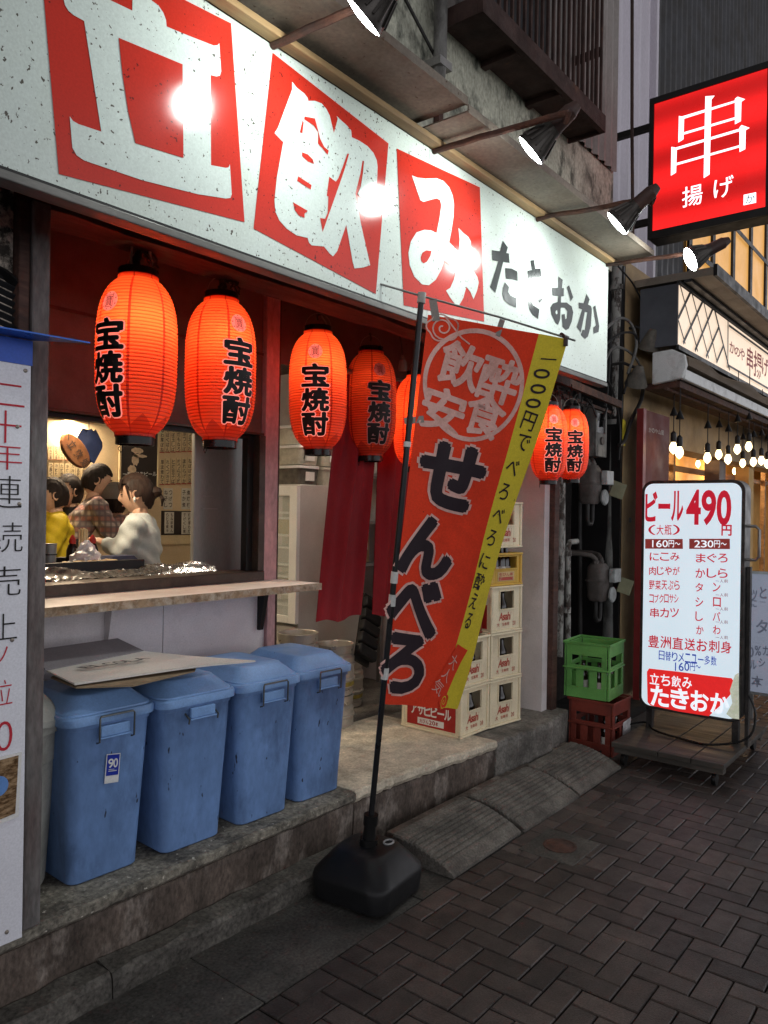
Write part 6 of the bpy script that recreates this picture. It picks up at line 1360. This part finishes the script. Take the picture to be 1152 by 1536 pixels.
def meter(lab, px, py):
    c = at(px,py,'y',2.40); t = thing('gas_meter', lab, 'gas meter', c, 0, 'gas meters in the alley'); s = 1.0
    mb = MB(); Mx = lambda w, d, r, z: rrect(w, d, r, z, 5)
    mb.loft([Mx(.12,.10,.03,-.15), Mx(.16,.13,.04,-.12), Mx(.17,.14,.04,.0)], True, True); mb.loft([Mx(.185,.15,.03,.0005), Mx(.185,.15,.03,.015)], True, True); mb.loft([Mx(.17,.14,.04,.0155), Mx(.165,.135,.05,.11), Mx(.12,.1,.04,.14)], True, True); mb.build('casing', METB, t, world=False)
    mb = MB(); mb.box((.02,-.125,-.005),(.15,-.078,.10)); mb.build('index_box', DIAL, t, world=False, bevel=.006)
    mb = MB(); mb.lathe([(.058,0),(.06,.012),(.05,.02),(.02,.022),(.002,.022)], 24, Matrix.Translation((.065,-.082,-.10)) @ Matrix.Rotation(R(90),4,'X')); mb.build('dial_disc', DIAL, t, world=False)
    mb = MB(); mb.box((-.055,-.008,-.06),(.055,.008,.06), Matrix.Translation((.19,-.14,-.04)) @ Matrix.Rotation(R(-50),4,'Z') @ Matrix.Rotation(R(18),4,'Y')); mb.build('cover_flap', OLIVE, t, world=False, bevel=.004)
    for x in (-.045,.05):
        mb = MB(); mb.tube([(x,0,.13),(x,0,.17),(x+(.02 if x > 0 else -.02),.03,.20),(x+(.06 if x > 0 else -.05),.10,.21),(x+(.06 if x > 0 else -.05),.38,.21)], .019, 10); mb.lathe([(.027,.135),(.027,.16)], 8, Matrix.Translation((x,0,0))); mb.build('connection', METB, t, world=False)
    mb = MB(); mb.tube([(.05,.0,-.145),(.05,.0,-.27),(.03,.0,-.30),(-.02,.0,-.30),(-.04,.0,-.27),(-.04,.0,-.145)], .016, 10); mb.build('lower_pipe', PIPED, t, world=False)
meter('upper gas meter with a white dial, right of the small lanterns', 885, 726); meter('lower gas meter with a white dial, above the green crate', 897, 872)
c = at(893,650,'y',2.40); t = thing('meter_box', 'grey electricity meter box with a dark window above the gas meters', 'meter box', c)
mb = MB(); frame_panel(mb, -.10,.10,-.18,.19,-.075,.075,.0,.15,-.05,-.035); mb.box((-.10,-.0345,-.18),(.10,.06,.19)); mb.build('case', PIPEG, t, world=False, bevel=.004); MB().box((-.074,-.044,.001),(.074,-.0355,.149)).build('window', mat('dark_window', (.01,.01,.01), .1), t, world=False); MB().lathe([(.03,0),(.03,.012),(.002,.014)], 16, Matrix.Translation((0,-.051,-.06)) @ Matrix.Rotation(R(90),4,'X')).build('knob', METB, t, world=False)
p = at(936,648,'y',2.33); t = thing('pipe_tag', 'small yellow tag hanging on the speckled pipe', 'tag', p); MB().poly3([(-.03,0,-.10),(.03,0,-.11),(.035,0,.09),(-.025,0,.10)], (0,1,0), .004).build('tag_sheet', FABY, t, world=False)
CABL = mat('cable_grey', (.16,.155,.145), .5, var=.4); CABD = mat('cable_dark', (.022,.02,.02), .5, var=.3)
random.seed(11)
def cable(lab, pts, y, r_, m, jit=.0):
    P_ = [at(px,py,'y',y)+Vector((0,random.uniform(-jit,jit),0)) for px, py in pts]; fine = []
    for i in range(len(P_)-1):
        for k in range(6):
            u = k/6; a, b, c, d = P_[max(i-1,0)], P_[i], P_[i+1], P_[min(i+2,len(P_)-1)]
            fine.append(.5*((2*b)+(c-a)*u+(2*a-5*b+4*c-d)*u*u+(3*b-a-3*c+d)*u**3))
    fine.append(P_[-1]); t = thing('cable', lab, 'cable', fine[0], 0, 'cables at the signboard end'); MB().tube(fine, r_, 7).build('cable_run', m, t)
cable('pale cable arching out from the signboard end to the pipes', [(905,548),(920,522),(945,525),(958,545),(962,575)], 2.25, .010, CABL, .03)
cable('grey cable looping beside the upper pipe', [(903,500),(925,478),(948,488),(956,520),(945,560)], 2.22, .011, CABL, .03)
cable('grey cable looping lower beside the upper pipe', [(900,520),(930,500),(950,505),(952,540),(938,590)], 2.24, .009, CABD, .03)
cable('dark cable falling in a curve to the rusty beam end', [(962,575),(965,600),(950,630),(938,660),(930,668)], 2.28, .016, CABD, .02)
cable('thin dark cable crossing behind the signboard end', [(900,560),(915,585),(930,640),(925,690)], 2.3, .008, CABD, .02)
cable('thin dark cable from the eave to the box sign', [(925,400),(950,430),(962,470),(955,520)], 2.3, .007, CABD, .02)
cable('dark cable hanging at the corner of the eave', [(915,470),(918,520),(912,580),(905,640)], 2.34, .010, CABD, .02)
for k, (px, py, lab) in enumerate(((975,515,'dusty hooded wall lamp, unlit, behind the cables'),(955,570,'lower dusty hooded wall lamp, unlit, beside the white awning end'))):
    c = at(px,py,'y',2.2); t = thing('hooded_lamp', lab, 'wall lamp', c, 0, 'unlit hooded lamps'); Mh_ = Matrix.Translation((0,0,0)) @ Matrix.Rotation(R(-25),4,'Y') @ Matrix.Rotation(R(20),4,'X'); MB().lathe([(.012,.12),(.03,.11),(.05,.06),(.085,-.03),(.088,-.04),(.08,-.03),(.045,.05)], 22, Mh_, False, False).build('hood', mat('dusty_hood', (.15,.135,.11), .6, var=.4, dirt=(.05,.045,.04), dscale=10), t, world=False); MB().tube([(0,.02,.10),(-.03,.1,.14),(-.04,.25,.13)], .012, 8).build('arm', PIPED, t, world=False)
t = thing('rusty_beam', 'rusty steel bracket beam under the right end of the signboard', 'beam', at(850,580,'y',2.12))
a, b = at(818,560,'y',2.12), at(930,607,'y',2.2); mb = MB(); mb.bar(a, b, .03, .05); mb.bar(a+Vector((0,.06,-.07)), b+Vector((0,.06,-.06)), .03, .02); mb.build('beam_bar', RUST, t)
mb = MB(); random.seed(4)
for k in range(14):
    p = a.lerp(b, random.random())+Vector((0,.03,-.04)); mb.tube([p, p+Vector((random.uniform(-.05,.05),random.uniform(-.03,.03),random.uniform(-.06,.02))), p+Vector((random.uniform(-.09,.09),random.uniform(-.03,.03),random.uniform(-.12,0)))], .007, 6)
mb.build('wire_tangle', PIPED, t)
# ---------------------------------------------------------------- balcony, upper pipes
t = thing('balcony', 'small rusty iron balcony with bar railing on the mossy upper wall', 'balcony', (3.5,1.9,3.68))
BR = mat('balcony_rust', (.055,.03,.025), .8, var=.5, scale=8, dirt=(.16,.075,.04), dscale=5, dthr=.66, dsoft=.06, damt=.8, bump=.8)
bx0, bx1, by0, by1, bz = 2.86, 4.17, 1.77, 1.995, 3.70
mb = MB(); mb.box((bx0,by0+.03,bz),(bx1,by1,bz+.03)); mb.build('floor_plate', BR, t)
mb = MB(); mb.box((bx0-.01,by0,bz-.025),(bx1+.01,by0+.029,bz+.07)); mb.box((bx0-.012,by0+.03,bz-.025),(bx0-.0005,by1,bz+.06)); mb.box((bx1+.0005,by0+.03,bz-.025),(bx1+.012,by1,bz+.06)); mb.build('edge_beam', BR, t)
for x in (3.2,3.65): MB().box((x,by0+.03,bz-.03),(x+.04,by1,bz-.0005)).build('joist', BR, t)
for k in range(22):
    x = bx0+.03+(bx1-bx0-.06)*k/21; MB().box((x-.007,by0+.008,bz+.0705),(x+.007,by0+.022,bz+.85)).build('bar', BR, t)
for k in range(2):
    y = by0+.06+.085*k; MB().box((bx1-.004,y-.007,bz+.0605),(bx1+.010,y+.007,bz+.85)).build('bar', BR, t)
mb = MB(); mb.box((bx0-.01,by0,bz+.8505),(bx1+.012,by0+.03,bz+.88)); mb.box((bx1-.018,by0+.0305,bz+.8505),(bx1+.012,by1,bz+.88)); mb.build('handrail', BR, t)
mb = MB(); mb.box((bx1-.004,by0+.03,bz+.42),(bx1+.010,by1,bz+.47)); mb.build('mid_rail', BR, t)
CORRD = mat('dark_corrugated', (.05,.05,.055), .5, metal=.2, var=.3, scale=5, dirt=(.03,.025,.02), dscale=3); CORRP = mat('pale_corrugated', (.33,.30,.28), .55, var=.3, scale=4, dirt=(.08,.06,.05), dscale=4, dthr=.55, stretch=(1,1,.3))
def corr(name, x0, x1, y, z0, z1, p, a, m, par):
    mb = MB(); n = int((x1-x0)/p*6); vs = []
    for i in range(n+1):
        x = x0+(x1-x0)*i/n; yy = y+a*max(-.6,min(.6,math.sin(2*math.pi*i/6)))/.6; vs += [(x,yy,z0),(x,yy,z1),(x,yy+.004,z0),(x,yy+.004,z1)]
    fs = []
    for i in range(n): fs += [(4*i,4*i+4,4*i+5,4*i+1),(4*i+2,4*i+3,4*i+7,4*i+6),(4*i+1,4*i+5,4*i+7,4*i+3),(4*i,4*i+2,4*i+6,4*i+4)]
    mb.add(vs, fs); return mb.build(name, m, par)
corr('sheet_screen', bx0+.01, 3.55, by0+.05, bz+.04, bz+.84, .075, .008, CORRD, t)
corr('sheet_cladding', 2.86, 4.84, YU-.02, 3.74, 7.0, .10, .010, CORRP, TB)
t = thing('wall_pipe', 'grey drain pipe with a bracket running down the mossy wall left of the balcony', 'pipe', (2.77,1.95,3.12)); MB().tube([(2.76,1.93,7),(2.76,1.93,3.45),(2.765,1.94,3.40),(2.77,1.965,3.36)], .030, 12).build('pipe_run', PIPEG, t); MB().box((2.72,1.90,3.44),(2.81,1.99,3.475)).build('bracket', ALU, t)
t = thing('wall_conduit', 'dark timber strip and thin conduit on the upper wall beside the drain pipe', 'conduit', (2.83,1.98,3.1)); MB().box((2.815,1.97,3.11),(2.85,1.999,7)).build('strip', DARKW, t); MB().tube([(2.40,1.97,3.12),(2.40,1.97,7)], .016, 8).build('conduit_run', PIPEG, t); MB().tube([(2.40,1.955,3.72),(2.76,1.955,3.50)], .008, 6).build('stay', PIPED, t)
t = thing('wall_conduit', 'thin rusty rod running down the end of the upper wall right of the balcony', 'conduit', (4.3,1.9,3.1)); MB().tube([(4.22,1.66,5.6),(4.24,1.64,3.7),(4.44,1.7,3.08)], .010, 8).build('conduit_run', BR, t)
# ---------------------------------------------------------------- neighbouring shop
NB = thing('neighbour_building', 'ochre fronted skewer shop with a striped upper storey and amber windows beside the old bar', 'building', (7,2.4,0))
OCH = mat('ochre_plaster', (.42,.29,.15), .75, var=.25, scale=3, dirt=(.14,.09,.05), dscale=2.2, dthr=.58, damt=.6); SIDL = mat('lilac_siding', (.58,.54,.60), .5, var=.15, scale=3, stretch=(1,1,.2)); AMB = mat('amber_window', (.45,.25,.08), .4, var=.5, scale=2, emit=(.85,.42,.10), estr=.5); OCHI = mat('inner_ochre', (.62,.38,.13), .7, var=.2, scale=2.5)
MB().box((6.02,2.36,-.01),(6.60,2.60,3.55)).build('front_wall', OCH, NB)
MB().box((6.601,2.36,2.14),(18,2.60,3.55)).build('front_wall', OCH, NB)
MB().box((16,2.3605,-.01),(18,2.60,2.139)).build('front_wall', OCH, NB); MB().box((15.9,2.61,.051),(15.98,3.499,2.89)).build('inner_side_wall', OCHI, NB)
MB().box((6.3,3.5,.0),(18,3.6,3.0)).build('inner_wall', OCHI, NB); MB().box((6.3,2.61,2.9),(18,3.499,3.0)).build('inner_ceiling', OCHI, NB); MB().box((6.45,2.601,.051),(6.599,3.499,2.89)).build('inner_side_wall', OCHI, NB); MB().box((6.62,2.3,-.011),(18,3.499,.05)).build('inner_floor', CONC, NB)
corr('siding', 5.80, 6.66, 2.42, 3.552, 9.5, .20, .018, SIDL, NB); corr('upper_siding', 6.665, 16, 2.62, 3.552, 9.5, .16, .010, CORRD, NB)
MB().box((5.80,2.45,3.5515),(16,2.60,3.56)).build('ledge', BLACKM, NB)
mb = MB(); mb.box((6.668,2.37,3.56),(6.72,2.56,9.5)); mb.build('corner_trim', SIDL, NB)
wx0, wx1, wz0, wz1 = 8.3, 15.0, 3.62, 5.75
MB().box((wx0,2.585,wz0),(wx1,2.603,wz1)).build('window_pane', AMB, NB)
for k in range(9):
    x = wx0+(wx1-wx0)*k/8; MB().box((x-.05,2.555,wz0),(x+.05,2.584,wz1)).build('mullion', BLACKM, NB)
for z in (wz0,4.33,5.04,wz1): MB().box((wx0,2.548,z-.03),(wx1,2.5545,z+.03)).build('mullion', BLACKM, NB)
# eave over the lattice sign
MB().box((6.2,1.74,3.37),(18,2.355,3.43)).build('eave', mat('eave_plaster', (.36,.31,.25), .7, var=.3, dirt=(.14,.11,.09), dscale=3, dthr=.55), NB); MB().box((6.2,1.71,3.36),(18,1.738,3.45)).build('eave_fascia', BLACKM, NB); MB().box((6.2,1.90,3.345),(18,1.96,3.369)).build('eave_batten', BLACKM, NB)
# inside posts and door frames
for x, c in ((9.05,REDWALL),(10.35,OCHI)): MB().box((x,2.44,.05),(x+.25,2.60,2.139)).build('inner_post', c, NB)
for x in (7.35,8.3,9.9,11.2,12.4,13.6): MB().box((x,2.70,.501),(x+.06,2.76,2.6)).build('door_frame', WOODT, NB)
MB().box((6.7,2.70,.051),(15.8,2.76,.5)).build('dado', WOODT, NB); MB().box((6.7,2.7605,2.0),(15.8,2.80,2.06)).build('rail', WOODT, NB)
# lattice sign
YL = 1.97; CREAML = mat('lit_cream_face', (.5,.42,.34), .4, var=.03, emit=(1.0,.78,.58), estr=.58)
x0 = at(1017,470,'y',YL).x; zt_ = at(1018,425,'y',YL).z; zb_ = at(1016,517,'y',YL).z
t = thing('lattice_sign', 'long lit cream sign with a black diamond lattice and dark red characters above the awning', 'sign', (8,YL,zb_))
MB().box((x0+.002,YL+.004,zb_),(14,YL+.30,zt_)).build('case', mat('case_grey', (.09,.095,.11), .5, var=.2), t); MB().box((x0+.02,YL,zb_+.01),(14,YL+.0035,zt_-.01)).build('lit_face', CREAML, t)
MB().box((x0-.004,YL-.012,zb_-.035),(14,YL+.01,zb_-.0005)).build('bottom_rim', BLACKM, t); MB().box((x0-.004,YL-.012,zt_+.0005),(14,YL+.01,zt_+.02)).build('top_rim', BLACKM, t)
z6 = lambda p: (930+p[0]/4.802, 400+p[1]/4.802)
mb = MB()
for k, (a_, b_, w_) in enumerate((((430,120),(560,610),.018),((515,180),(640,660),.018),((600,240),(700,690),.018),((420,385),(470,555),.018),((680,305),(790,745),.03),((515,170),(420,370),.03),((600,240),(455,550),.03),((670,300),(540,605),.03),((710,440),(620,650),.03),((745,570),(695,690),.03))):
    a = at(*z6(a_),'y',YL-.003-.0012*k); b = at(*z6(b_),'y',YL-.003-.0012*k); mb.bar(a, b, w_, .001, up=(0,1,0))
xk = at(*z6((765,400)),'y',YL).x; zz1 = zt_-.07; zz0 = zb_+.085
mb.box((xk-.02,YL-.0174,zb_+.03),(xk-.008,YL-.0160,zt_-.012)); mb.box((xk+.01,YL-.0174,zb_+.03),(xk+.022,YL-.0160,zt_-.012)); mb.box((xk+.023,YL-.0196,zz1),(14,YL-.0182,zz1+.022)); mb.box((xk+.023,YL-.0196,zz0-.04),(14,YL-.0182,zz0-.02)); mb.build('lattice', BLACKM, t)
DRED = mat('dark_red_film', (.14,.01,.012), .5, emit=(.16,.008,.01), estr=.4)
zm = (zz0+zz1)/2
its = [(c, *z6(p), w_, h_, 0, 'bbox') for c, p, w_, h_ in (('か',(806,585),8,17),('の',(842,615),8,13),('や',(878,632),7,18),('串',(933,665),9,34),('揚',(990,710),12,38),('げ',(1043,725),9,28))]
px_text(its, 'y', YL, 0, -.0045, 1, .012).build('lettering', DRED, t)
# awning
AWW = mat('awning_white_metal', (.74,.75,.73), .45, var=.15, dirt=(.25,.24,.22), dscale=6, dthr=.6); AWB = mat('awning_brown_cloth', (.14,.10,.065), .8, var=.4, scale=2.5, stretch=(.4,1,3), bump=.3)
t = thing('retractable_awning', 'rolled brown awning with a white end cap and white front rail under the lattice sign', 'awning', (6.0,1.95,2.5))
XA = 6.0; sec = [(2.13,2.78),(1.98,2.79),(1.885,2.74),(1.87,2.66),(1.90,2.56),(2.13,2.53)]
MB().poly3([(XA,y,z) for y, z in sec], (1,0,0), .05).build('end_cap', AWW, t, bevel=.008)
mb = MB(); n = 40; rr = []
for i in range(n+1):
    x = XA+.051+8*i/n; s_ = .02*math.sin(i*.9)+.03*min(1,i/14); rr.append([Vector((x,2.12,2.74)), Vector((x,1.93,2.76+s_*.4)), Vector((x,1.87-s_*.4,2.72+s_)), Vector((x,1.865,2.66)), Vector((x,2.12,2.64))])
mb.loft(rr, True, True); mb.build('rolled_cloth', AWB, t)
mb = MB(); mb.box((XA+.051,1.89,2.555),(14,1.925,2.638)); mb.build('front_rail', AWW, t, bevel=.006); mb = MB(); mb.box((XA+.051,1.93,2.50),(14,2.2,2.548)); mb.tube([(XA,2.02,2.49),(14,2.02,2.49)], .014, 8); mb.build('under_bar', RUST, t)
# dark red door panel
t = thing('door_panel', 'dark red upright panel with faded white lettering at the ochre shop corner', 'sign', (6.3,2.2,0)); MB().box((6.06,2.20,.05),(6.64,2.24,2.345)).build('panel_face', mat('maroon_panel', (.13,.025,.022), .65, var=.3, scale=3, dirt=(.2,.08,.05), dscale=2.5, dthr=.6), t); mb = MB(); mb.box((6.0,2.19,.05),(6.0595,2.243,2.35)); mb.build('panel_edge', mat('maroon_edge', (.24,.03,.028), .4, var=.2), t)
px_text([(c, 975+4.6*k, 645+1.0*k, 4.0, 7, 0, 'bbox') for k, c in enumerate('かのや山居')], 'y', 2.2, 0, -.0015, 1, .01).build('panel_lettering', mat('faded_white', (.40,.36,.34), .6, var=.3), t)
MB().box((5.985,2.363,-.01),(6.019,2.78,3.5)).build('gap_board', BLACKM, NB)
# hanging bulbs
BULBG = glow('warm_bulb_glass', (1.0,.74,.38), 3.6)
bl_ = [(1010,672,2.05,'nearest the red door panel'),(1019,679,1.95,'just right of the nearest bulb'),(1061,687,2.0,'hanging lowest, third from the red door panel'),(1078,682,2.1,'fourth from the red door panel'),(1092,689,2.0,'fifth from the red door panel'),(1106,674,1.95,'sixth from the red door panel'),(1123,670,1.9,'highest, seventh from the red door panel'),(1114,695,2.2,'in front of the red post inside'),(1130,693,2.0,'eighth from the red door panel'),(1142,691,1.95,'last but one before the right photo edge'),(1151,696,1.95,'at the right edge of the photo')]
BP = None
def make_bulb():
    t = thing('hanging_bulb', '', 'light bulb', (0,0,0), 0, 'bare bulbs hanging under the awning')
    MB().lathe([(.002,-.05),(.019,-.034),(.029,-.018),(.032,0),(.028,.02),(.02,.036),(.017,.046)], 18).build('globe', BULBG, t, world=False)
    MB().lathe([(.020,.0465),(.024,.07),(.022,.12),(.008,.135)], 14).build('socket', BLACKM, t, world=False); MB().lathe([(.030,.26),(.032,.265),(.014,.31),(.006,.33)], 14, capb=True).build('cord_grip', BLACKM, t, world=False)
    MB().tube([(0,0,.13),(0,0,.75)], .004, 6).build('cord', BLACKM, t, world=False); return t
for i, (px, py, y, lab) in enumerate(bl_):
    if BP is None: BP = make_bulb(); o = BP
    else: o = copy_tree(BP)
    p = at(px,py,'y',y); o.location = p; o['label'] = 'lit bare bulb on a cord, '+lab
for p in ((8.2,3.1,2.2),(10.5,3.1,2.2),(12.3,3.1,2.2)):
    o = copy_tree(BP); o.location = p; o['label'] = 'lit bare bulb hanging inside the ochre shop, '+('nearest the street corner' if p[0] < 9 else 'farther back' if p[0] < 11 else 'deepest inside')
    ld = bpy.data.lights.new('bulb_light', 'POINT'); ld.energy = 28; ld.color = (1,.66,.34); ld.shadow_soft_size = .05; lo = bpy.data.objects.new('bulb_light', ld); COL.objects.link(lo); lo.parent = o; lo.location = (0,0,-.07)
for c in list(bpy.data.curves): bpy.data.curves.remove(c)
